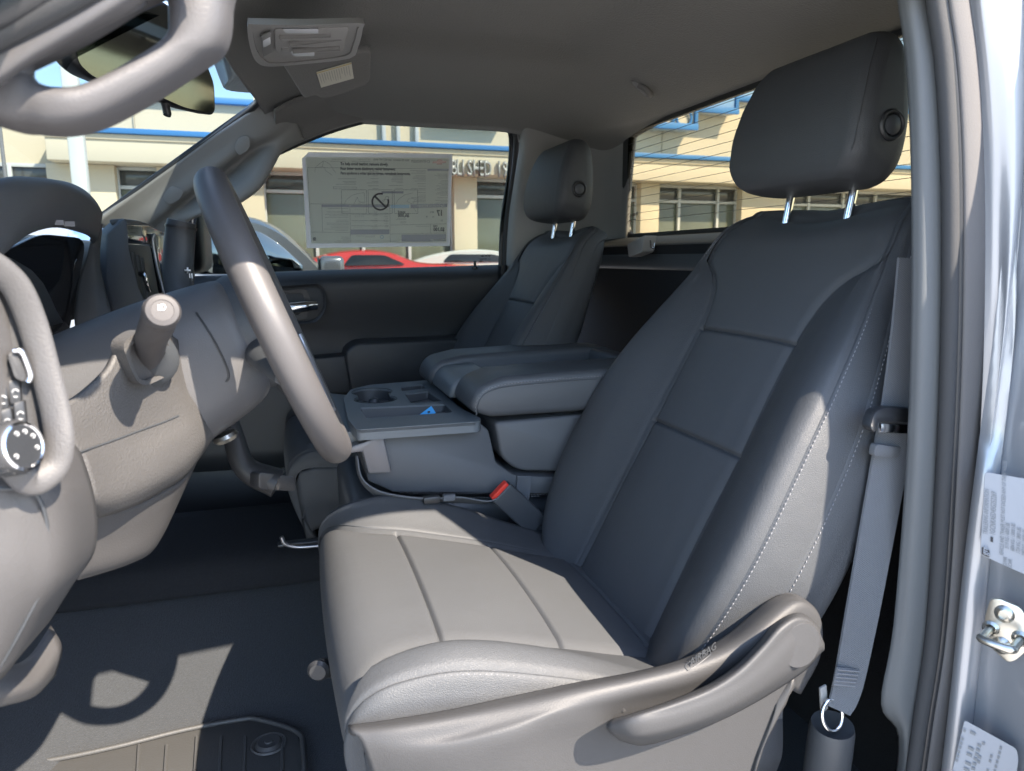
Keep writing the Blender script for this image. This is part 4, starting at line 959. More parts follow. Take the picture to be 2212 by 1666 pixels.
# ---- rear view mirror, visor, overhead console, driver grab handle ----------
mr = thing('rear_view_mirror', 'dark rear view mirror hanging behind the grab handle', 'mirror', P(330, 150, Y=1.15))
MIRG = mat('mirror_glass', (.30, .32, .31), .08, metal=1, var=.02)
mc_ = [(152, 95, 1.06), (178, 76, 1.07), (250, 40, 1.10), (355, 0, 1.14), (420, 60, 1.19), (466, 180, 1.24), (468, 240, 1.24), (462, 250, 1.24), (400, 236, 1.22), (330, 205, 1.18), (250, 190, 1.14), (190, 165, 1.09), (158, 135, 1.07)]
mcn = np.array([.86, -.48, -.13]); mcn /= np.linalg.norm(mcn); mcc = P(310, 130, Y=1.13)
mpl = [PN(u, v, mcc, mcn) for u, v, _ in mc_]
prism('housing', round_poly(mpl, .012), -mcn*.03, PLB, mr, bevel=.006, seg=3)
cgl = np.mean(mpl, axis=0)
prism('mirror_glass', round_poly([cgl+(q-cgl)*.95+mcn*.0012 for q in mpl], .012), -mcn*.001, MIRG, mr, bevel=0)
tube('dimming_tab', [PN(u, v, mcc, mcn)-mcn*.012 for u, v in ((372, 222), (375, 236), (377, 247), (376, 252))], [.006, .0055, .006, .005], PLB, mr, n=10)
tube('mount_arm', [P(310, 110, Y=1.15)+np.array([-.04, 0, 0]), P(310, 80, Y=1.15)+np.array([-.08, .01, .02]), P(320, 40, Y=1.2)+np.array([-.13, .02, .05])], .012, PLB, mr, n=10)

oh = thing('overhead_console', 'grey overhead console with map lamps under the headliner', 'overhead console', P(660, 90, Y=1.23))
def OHp(cx, cy, y=1.22): return P((880+cx/3.253)*.54216, (40+cy/3.253)*.54216, Y=y)
ohs = surf('console_shell', [
    [OHp(40, 120, 1.02), OHp(400, 60, 1.02), OHp(1100, 40, 1.03), OHp(1700, 60, 1.03), OHp(2150, 60, 1.05)],
    [OHp(60, 250, 1.10), OHp(400, 180, 1.12), OHp(1100, 175, 1.13), OHp(1800, 175, 1.13), OHp(2180, 220, 1.16)],
    [OHp(40, 380, 1.28), OHp(380, 480, 1.255), OHp(1100, 480, 1.255), OHp(1800, 480, 1.255), OHp(2150, 400, 1.28)],
    [OHp(180, 620, 1.40), OHp(460, 740, 1.37), OHp(1100, 760, 1.36), OHp(1660, 700, 1.36), OHp(2000, 520, 1.40)],
    [OHp(300, 740, 1.50), OHp(520, 830, 1.48), OHp(1100, 850, 1.47), OHp(1700, 780, 1.47), OHp(2050, 600, 1.50)]], HDL, oh, nr=5, nc=5, solid=.006)
bo = [(350, 190, 1.10), (420, 185, 1.10), (1100, 195, 1.10), (1800, 175, 1.10), (1840, 240, 1.12), (1780, 480, 1.20), (1670, 630, 1.265), (1100, 700, 1.29), (640, 735, 1.30), (480, 690, 1.28), (400, 560, 1.23), (350, 330, 1.15)]
bi = [(420, 230, 1.115), (470, 225, 1.115), (1100, 232, 1.115), (1740, 215, 1.115), (1770, 260, 1.13), (1710, 480, 1.205), (1610, 600, 1.255), (1100, 665, 1.28), (690, 700, 1.285), (560, 650, 1.265), (470, 540, 1.225), (420, 340, 1.155)]
OHM = mat('console_plastic', (.34, .335, .325), .5, bump=.1, bscale=700)
frame_prism('lamp_bezel', [OHp(*q) for q in cr(bo, 3, True)], [OHp(*q) for q in cr(bi, 3, True)], (0, .015, .012), OHM, oh)
prism('lamp_tray', [OHp(a, b, c+.012) for a, b, c in cr(bi, 3, True)], (0, .01, .012), OHM, oh, bevel=0)
LMP = mat('map_lens', (.75, .77, .80), .15, spec=.8, coat=.5)
lp = prism('lamp_pod', round_poly([OHp(690, 255, 1.125), OHp(1650, 225, 1.115), OHp(1665, 260, 1.12), OHp(1590, 530, 1.215), OHp(1520, 580, 1.225), OHp(780, 595, 1.235), OHp(700, 520, 1.21)], .008), (0, .02, .018), OHM, oh, bevel=.003)
for z_, (ca, cb) in enumerate((((900, 590), (1215, 598)), ((800, 295), (1265, 300)))):
    prism('map_lamp', round_poly([OHp(ca[0], ca[1]-42, 1.212 if z_ == 0 else 1.118), OHp(cb[0], cb[1]-50, 1.212 if z_ == 0 else 1.114), OHp(cb[0], cb[1]+6, 1.228 if z_ == 0 else 1.13), OHp(ca[0]+40, ca[1]+8, 1.23 if z_ == 0 else 1.132)], .003), (0, .006, .004), LMP, oh, bevel=.001)
for cy_, yy in ((400, 1.165), (525, 1.205)):
    prism('lamp_button', round_poly([OHp(782, cy_-22, yy-.008), OHp(882, cy_-24, yy-.008), OHp(878, cy_+22, yy+.006), OHp(792, cy_+26, yy+.006)], .003), (0, .01, .008), OHM, oh, bevel=.001)
for a, b, c, d, yy in ((890, 440, 1560, 360, 1.172), (930, 530, 1540, 490, 1.20), (760, 345, 1420, 320, 1.148)):
    tube('pod_rib', [OHp(a, b, yy), OHp((a+c)/2, (b+d)/2, yy), OHp(c, d, yy-.006)], .004, HDL, lp, n=8)
prism('side_switch', round_poly([OHp(520, 345, 1.14), OHp(650, 285, 1.12), OHp(662, 550, 1.21), OHp(548, 612, 1.235)], .004), (0, .006, .004), PIL, oh, bevel=.001)
prism('switch_face', round_poly([OHp(545, 400, 1.158), OHp(640, 350, 1.14), OHp(650, 440, 1.17), OHp(552, 490, 1.185)], .003), (0, .003, .002), LMP, oh, bevel=.0005)

vs = thing('sun_visor', 'grey passenger sun visor folded up with a white label', 'sun visor', P(700, 180, Y=1.5))
vpts = [OHp(800, 720, 1.44), OHp(1060, 1130, 1.56), OHp(1100, 1148, 1.565), OHp(1240, 1112, 1.555), OHp(1310, 1150, 1.565), OHp(1450, 1135, 1.56), OHp(1880, 985, 1.52), OHp(1935, 920, 1.50), OHp(1942, 540, 1.40), OHp(1650, 560, 1.40)]
prism('visor_body', round_poly(vpts, .012), (0, .004, .014), HDL, vs, bevel=.004, seg=3)
vo = np.array([0, -.0012, -.0035])
lb = prism('warning_label', [OHp(1236, 785, 1.455)+vo, OHp(1690, 655, 1.425)+vo, OHp(1722, 865, 1.482)+vo, OHp(1298, 985, 1.515)+vo], (0, .0006, .001), mat('visor_label', (.72, .70, .60), .6), vs, bevel=0, smooth=False)
lq = []
def LB(a, b):
    A, B, Cc, D = [OHp(1236, 785, 1.455), OHp(1690, 655, 1.425), OHp(1722, 865, 1.482), OHp(1298, 985, 1.515)]
    return (A*(1-a)+B*a)*(1-b)+(D*(1-a)+Cc*a)*b+vo*1.35
for k in range(13):
    a = .06+k*.07; lq.append([LB(a, .12), LB(a+.018, .12), LB(a+.018, .45+.4*rs.rand()), LB(a, .45+.4*rs.rand())])
bars('label_text', lq, mat('label_grey', (.45, .44, .40), .7), lb)
bars('label_heading', [[LB(0, .0), LB(1, .0), LB(1, .05), LB(0, .05)]], mat('label_yellow', (.62, .5, .2), .6), lb)

# driver A pillar with its big grab handle (near, upper left)
dp_ = thing('driver_pillar_trim', 'near windshield pillar trim with large looped grab handle', 'pillar trim', (-.15, .46, 1.5))
surf('pillar_cover', [
    [(-260, 190, .415), (-80, 100, .415), (100, 0, .412), (250, -90, .41), (420, -200, .405)],
    [(-260, 240, .405), (-60, 160, .405), (120, 60, .403), (270, -20, .40), (440, -130, .40)],
    [(-260, 300, .41), (-40, 205, .41), (60, 140, .41), (170, 80, .41), (300, 15, .41), (460, -60, .41)][:5],
    [(-260, 320, .44), (-30, 212, .44), (60, 146, .44), (180, 82, .44), (320, 8, .44)]], PILH, dp_, nr=4, nc=5, solid=.008)
tube('pillar_seal', PP([(-200, 150, .405), (0, 62, .405), (140, -10, .402), (300, -100, .40)]), .008, RUB, dp_, n=10)
tube('pillar_seal', PP([(-200, 120, .40), (0, 30, .40), (110, -30, .398), (300, -130, .395)]), .007, PLB, dp_, n=10)
# loop: outer and inner outline, real thickness
outl = [(-140, 215, .43), (0, 268, .43), (60, 276, .43), (115, 280, .428), (170, 272, .428), (230, 250, .43), (330, 195, .435), (430, 130, .44), (470, 100, .44), (487, 60, .44), (492, 0, .44), (490, -80, .44), (300, -20, .425), (180, 60, .42), (40, 130, .42), (-60, 170, .42)]
inl = [(56, 150, .425), (58, 158, .425), (70, 170, .425), (95, 180, .425), (135, 184, .425), (175, 178, .427), (230, 155, .43), (290, 120, .434), (330, 95, .437), (352, 75, .438), (358, 52, .438), (356, 0, .438), (342, -22, .436), (250, 18, .43), (150, 70, .425), (66, 128, .425)]
o_ = PP(outl); i_ = PP(inl)
oo = cr(o_, 5, True); ii = cr(i_, 5, True)
nlo = len(oo); rings = []
dn = np.array([0.10, 1.0, -.05]); dn /= np.linalg.norm(dn)
for a, k in ((0, .018), (.0, .006), (.05, .0), (.14, -.004), (.3, -.006), (.5, -.0065), (.7, -.006), (.86, -.004), (.95, .0), (1, .005), (1, .010), (.5, .018)):
    rings.append(oo*(1-a)+ii*a+dn*k)
G = np.array(rings+[rings[0]])
mesh('grab_handle', G.reshape(-1, 3), grid_faces(len(G), nlo, closed=True), PILH, dp_, auto=60)

# ================================================================== seats
A_ = math.atan(.53); DU = np.array([math.sin(A_), 0, math.cos(A_)]); DN = np.array([-math.cos(A_), 0, math.sin(A_)])
W_T = [(.93, .20), (.97, .232), (1.02, .252), (1.08, .262), (1.15, .262), (1.24, .252), (1.32, .232), (1.38, .212), (1.43, .198), (1.46, .188), (1.485, .172), (1.50, .15)]
WI_T = [(.93, .112), (1.0, .110), (1.18, .108), (1.315, .106), (1.35, .112), (1.38, .126), (1.40, .148), (1.412, .172), (1.43, .178), (1.46, .172), (1.485, .155), (1.50, .135)]
B_T = [(.93, .030), (1.0, .046), (1.1, .052), (1.2, .050), (1.27, .040), (1.33, .026), (1.40, .010), (1.44, .004), (1.50, 0.0)]
def back_loop(z):
    w, wi, b = smooth_tab(z, W_T), smooth_tab(z, WI_T), smooth_tab(z, B_T)
    wi = min(wi, w-.018); th = .085-.02*max(0, (z-1.3)/.2)
    half = [(w-.012, -th), (w+.004, -th*.55), (w+.001, -.008), (w-.011, b*.70+.002), (w-.034 if w-.034 > wi+.02 else (w+wi)/2+.002, b), ((w+wi)/2-.004, b*.74), (wi+(w-wi)*.13, b*.16), (wi, 0)]
    mid = [(wi*.52, .004), (0, .005), (-wi*.52, .004)]
    back = [(-(w*.62), -th-.016), (0, -th-.022), (w*.62, -th-.016)]
    loop = half+mid+[(-q, n) for q, n in half[::-1]]+back
    return np.array(loop)
KS = 10
def seat_back(t, cy, dx, sgn, first):
    """sgn=+1: inboard side is +Y"""
    zs = sorted(set([round(z, 4) for z in np.linspace(.93, 1.47, 60)]+[zq+d for zq in (1.315, 1.177) for d in (-.008, -.005, -.003, -.0015, 0, .0015, .003, .005, .008)]+[1.478, 1.485, 1.490]))
    rings = []; info = []
    for z in zs:
        L = cr(back_loop(z), KS, True)
        # grooves along the insert seams and outer seams
        x0 = .529+.53*(z-1.177)
        base = np.array([x0, 0, z])
        cols = []
        for j, (q, n) in enumerate(L):
            seg = j/KS
            g = 0
            for sc in (7, 11):
                g += .0045*math.exp(-((seg-sc)/.13)**2)
            for sc in (3, 15): g += .0035*math.exp(-((seg-sc)/.10)**2)
            for sc in (2, 16): g += .003*math.exp(-((seg-sc)/.08)**2) if q < 0 or True else 0
            wi = smooth_tab(z, WI_T)
            if abs(q) < wi+.004 and n > -.03:
                for zq in (1.315, 1.177): g += .0055*math.exp(-((z-zq)/.0024)**2)
                for zq, s_ in ((1.25, .07), (1.08, .09), (1.40, .08)): n = n+.003*math.exp(-((z-zq)/s_)**2)
            fr = max(0, 1-abs(q)/.3)
            d = n-g
            if z > 1.44 and n > -.04:                     # roll the top edge backwards
                k = (z-1.44)/.05; d -= .028*k*k
            # shoulder dip between posts
            p = base+DN*d
            y = cy+sgn*q
            dzz = -.010*max(0, (z-1.44)/.05)*math.cos(q/.172*math.pi/2*1.9)
            cols.append(p+np.array([dx, y, dzz if z > 1.44 else 0]))
        rings.append(cols)
    # closing cap rows over the top
    last = np.array(rings[-1]); c = last.mean(0)
    for k, (s, up) in enumerate([(.93, .006), (.8, .010), (.55, .012), (.2, .013)]):
        rings.append(list(c+(last-c)*np.array([s, .985 if k == 0 else (.94 if k == 1 else s+.12), s])+DU*up)); zs.append(1.49+.001*(k+1))
    G = np.array(rings); nr, nc = G.shape[:2]
    zi = np.array(zs)
    def patch(name, c0, c1, z0, z1, m_):
        r0 = int(np.argmin(abs(zi-z0))); r1 = int(np.argmin(abs(zi-z1)))
        cols = [c % nc for c in range(c0, c1+1)]
        sub = G[r0:r1+1][:, cols]
        return mesh(name, sub.reshape(-1, 3), grid_faces(sub.shape[0], sub.shape[1], flip=(sgn > 0)), m_, t, auto=0)
    K = KS
    top = zs[-1]
    bk = patch('backrest_insert', 7*K, 11*K, 1.177, 1.315, LEI)
    patch('backrest_insert', 7*K, 11*K, .93, 1.177, LEI)
    patch('backrest_upper_panel', 7*K, 11*K, 1.315, top, LEI)
    patch('backrest_bolster', 3*K, 7*K, .93, top, LEA); patch('backrest_bolster', 11*K, 15*K, .93, top, LEA)
    patch('backrest_gusset', 2*K, 3*K, .93, top, LEA); patch('backrest_gusset', 15*K, 16*K, .93, top, LEA)
    patch('backrest_side', 0, 2*K, .93, top, LEA); patch('backrest_side', 16*K, 18*K, .93, top, LEA)
    patch('backrest_rear_cover', 18*K, 22*K, .93, top, PLD)
    return G, zi, nc

def stitches(name, curve, par, off, nrm_hint, step=.0056, ln=.0032, wd=.0008, m_=None):
    """dashes along a resampled curve (offset sideways by off)"""
    c = np.array(curve); seg = np.linalg.norm(np.diff(c, axis=0), axis=1); s = np.concatenate([[0], np.cumsum(seg)])
    V = []; F = []
    for d in np.arange(.002, s[-1]-ln, step):
        a = np.array([np.interp(d, s, c[:, k]) for k in range(3)]); b = np.array([np.interp(d+ln, s, c[:, k]) for k in range(3)])
        t = (b-a)/np.linalg.norm(b-a); nh = np.array(nrm_hint, float); nh = nh-t*(nh@t); nh /= np.linalg.norm(nh); sd = np.cross(t, nh)
        o = sd*off+nh*.0008
        k = len(V)
        V += [a+o-sd*wd/2, b+o-sd*wd/2, b+o+sd*wd/2, a+o+sd*wd/2, (a+b)/2+o+nh*.0009-sd*wd*.3, (a+b)/2+o+nh*.0009+sd*wd*.3]
        F += [(k, k+1, k+4), (k+1, k+2, k+5, k+4), (k+2, k+3, k+5), (k+3, k, k+4, k+5)]
    o = mesh(name, V, F, m_ or STI, par, smooth=False, auto=0); o['kind'] = 'stuff'
    return o

# cushion: profile along the centre (x, z), sections across
CPATH = [(.075, .84), (.050, .90), (.034, .955), (.032, .992), (.046, 1.016), (.075, 1.026), (.14, 1.022), (.21, 1.007), (.28, .989), (.34, .971), (.40, .955), (.46, .942), (.50, .938)]
def cushion(t, cy, dx, sgn):
    path = cr([(a, 0, b) for a, b in CPATH], 8)
    s = np.concatenate([[0], np.cumsum(np.linalg.norm(np.diff(path, axis=0), axis=1))])
    def s_at(x): # arc length where top surface has this x
        ii = [i for i in range(len(path)) if s[i] > .19]
        return float(np.interp(x, [path[i][0] for i in ii], [s[i] for i in ii]))
    sA, sB, sC = s_at(.14), s_at(.28), s_at(.40)
    ss = sorted(set(list(np.linspace(0, s[-1], 64))+[q+d for q in (sA, sB, sC) for d in (-.008, -.005, -.003, -.0015, 0, .0015, .003, .005, .008)]))
    rings = []
    for q_ in ss:
        p = np.array([np.interp(q_, s, path[:, k]) for k in range(3)])
        p2 = np.array([np.interp(min(q_+.004, s[-1]), s, path[:, k]) for k in range(3)]); p1 = np.array([np.interp(max(q_-.004, 0), s, path[:, k]) for k in range(3)])
        tg = p2-p1; tg /= np.linalg.norm(tg); nm = np.array([-tg[2], 0, tg[0]])
        x = p[0] if q_ > .17 else .03
        w = interp(q_, [(0, .235), (.08, .248), (.15, .256), (.2, .262), (.3, .266), (.5, .262), (.62, .255)])
        wi = w-.022 if q_ < .165 else smooth_tab(q_, [(.165, w-.022), (.185, .225), (.21, .195), (.24, .172), (.30, .160), (.40, .155), (.65, .150)])
        b = smooth_tab(q_, [(0, 0), (.15, .0), (.18, .008), (.22, .024), (.28, .035), (.38, .030), (.48, .017), (.56, .010), (.65, .008)])
        ctl = [(w+.004, -.016), (w, .0+b*.12), (w-.010, b*.68+.0), (max(w-.036, wi+.45*(w-wi)), b), ((w+wi)/2-.004, b*.72), (wi+(w-wi)*.14, b*.14), (wi, 0), (wi*.5, .003), (0, .004)]
        ctl = ctl+[(-a, n) for a, n in ctl[:-1][::-1]]
        L = cr([(a, n, 0) for a, n in ctl], 9)
        cols = []
        for j, (a, n, _) in enumerate(L):
            sg = j/9; g = 0
            for sc in (6, 10): g += .004*math.exp(-((sg-sc)/.13)**2)
            for sc in (2, 14): g += .0035*math.exp(-((sg-sc)/.10)**2)
            if abs(a) < wi+.003:
                for zq in (sA, sB, sC): g += .005*math.exp(-((q_-zq)/.0024)**2)*(1 if abs(a) < .235 else 0)
                for zq, h_ in (((sA+sB)/2, .004), (sA-.09, .005), ((sB+sC)/2, .003)): n += h_*math.exp(-((q_-zq)/.05)**2)*max(0, 1-(a/wi)**2)
            cols.append(p+nm*(n-g)+np.array([dx, cy+sgn*a, 0]))
        rings.append(cols)
    G = np.array(rings); si = np.array(ss); nc = G.shape[1]
    def patch(name, c0, c1, s0, s1, m_):
        r0 = int(np.argmin(abs(si-s0))); r1 = int(np.argmin(abs(si-s1)))
        sub = G[r0:r1+1, c0:c1+1]
        return mesh(name, sub.reshape(-1, 3), grid_faces(sub.shape[0], sub.shape[1], flip=(sgn > 0)), m_, t, auto=0)
    K = 9
    patch('cushion_front_panel', 6*K, 10*K, 0, sA, LEI); patch('cushion_insert', 6*K, 10*K, sA, sB, LEI); patch('cushion_insert', 6*K, 10*K, sB, sC, LEI); patch('cushion_insert', 6*K, 10*K, sC, s[-1], LEI)
    patch('cushion_bolster', 2*K, 6*K, 0, s[-1], LEA); patch('cushion_bolster', 10*K, 14*K, 0, s[-1], LEA)
    patch('cushion_piping', 0, 2*K, 0, s[-1], LEA); patch('cushion_piping', 14*K, nc-1, 0, s[-1], LEA)
    return G, si, K, s

def headrest(t, cy, dx, sgn, cx=.700, cz=1.606):
    # lofted pad: sections from bottom to top, local axes DU (up), DN (front), Y
    U = np.array([.16, 0, .987]); Fv = np.array([-.987, 0, .16])
    rows = []; hs = [-.095, -.092, -.082, -.06, -.02, .03, .07, .092, .102, .106]; HK = .84
    for h in hs:
        k = (h+.095)/.2
        w = interp(h, [(-.095, .098), (-.092, .108), (-.082, .122), (-.06, .134), (-.02, .136), (.03, .130), (.07, .122), (.092, .112), (.102, .098), (.106, .07)])
        f = interp(h, [(-.095, .028), (-.092, .036), (-.082, .046), (-.06, .054), (-.02, .056), (.03, .050), (.07, .040), (.092, .030), (.102, .018), (.106, .006)])
        r = interp(h, [(-.095, .030), (-.092, .040), (-.082, .047), (-.06, .050), (-.02, .048), (.03, .042), (.07, .034), (.092, .024), (.102, .014), (.106, .006)])
        # rounded rectangle: 16 samples per corner
        ring = []
        rc = min(.020, f*.8+.001, w*.5); rb = min(.030, r*.8+.001, w*.5)
        for (sy, sf, rr, dep) in ((1, 1, rc, f), (-1, 1, rc, f), (-1, -1, rb, r), (1, -1, rb, r)):
            for i in range(16):
                t_ = (i+.5)/16 if False else i/15.0
                an = t_*math.pi/2
                if (sy, sf) == (1, 1): dy, df = math.cos(an), math.sin(an)
                elif (sy, sf) == (-1, 1): dy, df = -math.sin(an), math.cos(an)
                elif (sy, sf) == (-1, -1): dy, df = -math.cos(an), -math.sin(an)
                else: dy, df = math.sin(an), -math.cos(an)
                yy = sy*(w-rr)+rr*dy; ff = sf*(dep-rr)+rr*df
                yy *= (1-.10*max(0, -ff)/.06)
                bow = -.012*(yy/.13)**2 if ff > 0 else 0
                ring.append(np.array([cx+dx, cy+sgn*yy, cz])+U*(h*HK if h > 0 else h)+Fv*(ff+bow))
        rows.append(ring)
    G = np.array(rows); G = np.array([cr(G[:, j], 5) for j in range(64)]).transpose(1, 0, 2)
    n = G.shape[0]
    hd = mesh('headrest', G.reshape(-1, 3), grid_faces(n, 64, closed=True, flip=(sgn > 0))+[tuple(range(64)) if sgn > 0 else tuple(range(64))[::-1], tuple((n-1)*64+j for j in range(64))], LEA, t, auto=0)
    # cheek seams: a welt ridge round the front face on both sides
    for s_ in (1, -1):
        ring = []
        for h in np.linspace(-.085, .098, 14):
            w = interp(h, [(-.095, .098), (-.082, .122), (-.06, .134), (-.02, .136), (.03, .130), (.07, .122), (.092, .112), (.106, .07)])
            f = interp(h, [(-.095, .028), (-.082, .046), (-.06, .054), (-.02, .056), (.03, .050), (.07, .040), (.092, .030), (.106, .006)])
            rc = min(.020, f*.8); yy = w-rc+rc*.6; ff = f-rc+rc*.8
            ring.append(np.array([cx+dx, cy+sgn*s_*yy, cz])+U*(h*HK if h > 0 else h)+Fv*(ff-.012*(yy/.13)**2+.0004))
        tube('headrest_welt', ring, .0013, LEA, hd, n=6, per=2)
    # adjuster button on the side seen from the driver door
    bc = np.array([cx+dx, cy-.1350, cz])+U*-.030+Fv*-.002
    lathe('adjuster_ring', bc, (0, -1, -.0), [(.0185, -.006), (.0185, .001), (.0165, .003), (.0145, .0028), (.0125, .0), (.0125, -.003)], PLB, hd, n=28)
    lathe('adjuster_button', bc, (0, -1, 0), [(.0120, -.006), (.0115, .002), (.009, .0035), (0, .0042)], PLD, hd, n=24)
    for s_ in (1, -1):
        c = np.array([cx+dx, cy+sgn*s_*.062, cz])+U*-.088+Fv*-.030
        lathe('headrest_post', c, U, [(0, -.075), (.0058, -.075), (.0058, .0), (0, .0)], CHR, t, n=16)
    return hd

def seat(name, label, cy, dx, sgn, stitch=True):
    t = thing(name, label, 'seat', (.27+dx, cy, ZFL), None)
    G, zi, nc = seat_back(t, cy, dx, sgn, True)
    C, si, K, s = cushion(t, cy, dx, sgn)
    headrest(t, cy, dx, sgn)
    if stitch:
        r0, r1 = int(np.argmin(abs(zi-.96))), int(np.argmin(abs(zi-1.46)))
        for c0, hint in ((3, DN+np.array([0, .8*sgn, 0])), (15, DN-np.array([0, .8*sgn, 0]))):
            for of in ((.0042, -.0042) if c0 == 3 else (.0042 if sgn > 0 else -.0042,)):
                stitches('stitching', G[r0:r1, c0*KS], t, of, hint)
        if sgn > 0:
            stitches('stitching', G[r0:r1, 16*KS], t, .0042, np.array([-.3, -1, 0]))
        i0, i1 = int(np.argmin(abs(si-.19))), int(np.argmin(abs(si-.60)))
        for of in (.0042, -.0042): stitches('stitching', C[i0:i1, 2*K], t, of, (0, .5*sgn, 1))
        stitches('stitching', C[i0:i1, 14*K], t, .0042 if sgn > 0 else -.0042, (0, -.6*sgn, .8))
    # cushion skirts and pan
    for s_ in (1, -1):
        c = 0 if s_ > 0 else C.shape[1]-1
        i0 = int(np.argmin(abs(si-.02)))
        edge = C[i0::4, c]
        rows = [edge]
        for dz, dy in ((.02, .003), (.05, .003), (.085, -.004), (.12, -.012)):
            rr = []
            for q in edge:
                k = max(0, min(1, (q[2]-.84)/.12))
                rr.append(np.array([q[0]+.25*dz*max(0, (.12-(q[0]-dx))/.12), q[1]+sgn*s_*dy, q[2]-dz*k-.01*(dz > 0)]))
            rows.append(np.array(rr))
        surf('cushion_skirt', rows, LEA, t, nr=4, nc=1, pix=False, solid=.003, flip=(s_*sgn > 0))
    box('seat_pan', (.09+dx, cy-.225, .80), (.52+dx, cy+.225, .93), PLB, t, bevel=.02)
    return t, G, C, si, K

SY = .86
dseat, DG, DC, DSI, DK = seat('bucket_seat', 'charcoal leather driver seat partly lit by sun, nearest the camera', SY, 0.0, 1)
pseat, *_ = seat('bucket_seat', 'charcoal leather passenger seat in shade by the far door', 1.715, -.045, -1)

# plastic side shield, recliner cover and lever of the driver seat
SHD = PLG
shd_ = surf('side_shield', [
    [(752, 1566, .600), (830, 1556, .590), (960, 1535, .585), (1100, 1505, .583), (1240, 1475, .582), (1375, 1450, .580), (1480, 1420, .580), (1560, 1378, .585), (1620, 1330, .590), (1660, 1296, .595), (1695, 1280, .60)],
    [(757, 1572, .578), (835, 1568, .566), (960, 1550, .560), (1100, 1520, .558), (1240, 1488, .556), (1375, 1462, .555), (1490, 1432, .555), (1575, 1392, .558), (1640, 1340, .562), (1690, 1300, .570), (1728, 1288, .576)],
    [(775, 1592, .566), (850, 1600, .556), (965, 1590, .550), (1100, 1555, .546), (1230, 1520, .545), (1375, 1495, .546), (1500, 1465, .546), (1600, 1415, .547), (1660, 1365, .548), (1730, 1305, .560), (1764, 1318, .567)],
    [(792, 1640, .562), (870, 1640, .552), (975, 1622, .543), (1105, 1588, .538), (1200, 1560, .542), (1375, 1530, .550), (1510, 1500, .552), (1625, 1450, .552), (1690, 1400, .552), (1752, 1350, .558), (1777, 1362, .566)],
    [(815, 1720, .566), (890, 1715, .556), (985, 1700, .546), (1105, 1660, .542), (1225, 1640, .551), (1375, 1615, .556), (1515, 1590, .556), (1640, 1530, .556), (1710, 1470, .556), (1742, 1420, .556), (1770, 1425, .566)],
    [(850, 1860, .575), (920, 1860, .566), (1010, 1860, .556), (1130, 1860, .554), (1250, 1860, .558), (1380, 1860, .560), (1510, 1860, .560), (1590, 1800, .560), (1630, 1640, .560), (1690, 1500, .560), (1730, 1500, .568)]], SHD, dseat, nr=6, nc=6, solid=.006)
hb = P(1722, 1388, Y=.520)
lv = surf('recline_lever', [
    [(1322, 1553, .548), (1370, 1539, .546), (1450, 1512, .550), (1530, 1476, .552), (1590, 1434, .552), (1636, 1388, .552), (1674, 1345, .552), (1722, 1324, .552), (1760, 1345, .546), (1778, 1385, .546)],
    [(1314, 1559, .530), (1370, 1543, .512), (1450, 1518, .508), (1533, 1485, .508), (1596, 1444, .509), (1645, 1396, .512), (1684, 1353, .515), (1725, 1332, .519), (1762, 1352, .524), (1780, 1388, .534)],
    [(1310, 1566, .524), (1370, 1553, .504), (1452, 1536, .501), (1538, 1506, .501), (1604, 1470, .503), (1660, 1420, .508), (1700, 1376, .512), (1732, 1354, .516), (1766, 1362, .521), (1781, 1392, .532)],
    [(1312, 1577, .522), (1373, 1577, .502), (1457, 1561, .4995), (1542, 1531, .500), (1612, 1495, .503), (1678, 1442, .508), (1718, 1400, .512), (1744, 1380, .516), (1767, 1380, .521), (1781, 1396, .532)],
    [(1322, 1588, .526), (1377, 1597, .508), (1462, 1579, .506), (1547, 1549, .507), (1620, 1512, .510), (1692, 1464, .515), (1733, 1434, .518), (1758, 1412, .521), (1772, 1403, .526), (1781, 1401, .534)],
    [(1340, 1600, .545), (1388, 1611, .540), (1465, 1591, .540), (1550, 1560, .540), (1624, 1523, .541), (1700, 1477, .542), (1742, 1446, .543), (1766, 1420, .544), (1777, 1408, .545), (1781, 1405, .546)]], SHD, dseat, nr=4, nc=5, solid=.004)
lathe('recliner_cap', P(1726, 1392, Y=.5155), (0.02, -1, .06), [(.0, .0035), (.021, .003), (.0222, .001), (.0228, -.004)], SHD, lv, n=40)
tube('shield_rib', PP([(1338, 1498, .553), (1341, 1515, .5515), (1345, 1535, .551)]), [.0028, .003, .003], SHD, dseat, n=8)
text('airbag_mark', 'AIRBAG', on(shd_, 1490, 1441, .0006), on(shd_, 1528, 1416, .0006)-on(shd_, 1490, 1441, .0006), UP, .0105, PLD, dseat, th=.0002, bold=.0, sx=1.0)
tube('airbag_outline', [on(shd_, u, v, .0003) for u, v in ((1483, 1446), (1484, 1434), (1526, 1406), (1533, 1408), (1532, 1417), (1492, 1446))], .0005, PLD, dseat, n=5, closed=True, per=3)
lathe('front_lever_end', P(690, 1444, Y=.78), (-.3, -1, 0), [(0, .0), (.011, .0), (.0125, .005), (.009, .009), (0, .009)], PLB, dseat, n=20)
tube('front_lever', [P(690, 1444, Y=.80), P(720, 1444, Y=.82), P(790, 1450, Y=.9)], .011, PLB, dseat, n=10)

# ================================================================== centre console on the folded middle seat
con = thing('centre_console', 'folded centre console with cup holders, tray and padded armrest lid', 'console', (.3, 1.32, .74))
CNP = mat('console_body', (.075, .080, .087), .5, bump=.12, bscale=800)
CNT = mat('console_tray', (.12, .135, .145), .45, bump=.08, bscale=900)
CLE = mat('console_leather', (.066, .071, .077), .45, bump=.14, bscale=520, kind='leather')
y0c, y1c = 1.125, 1.50
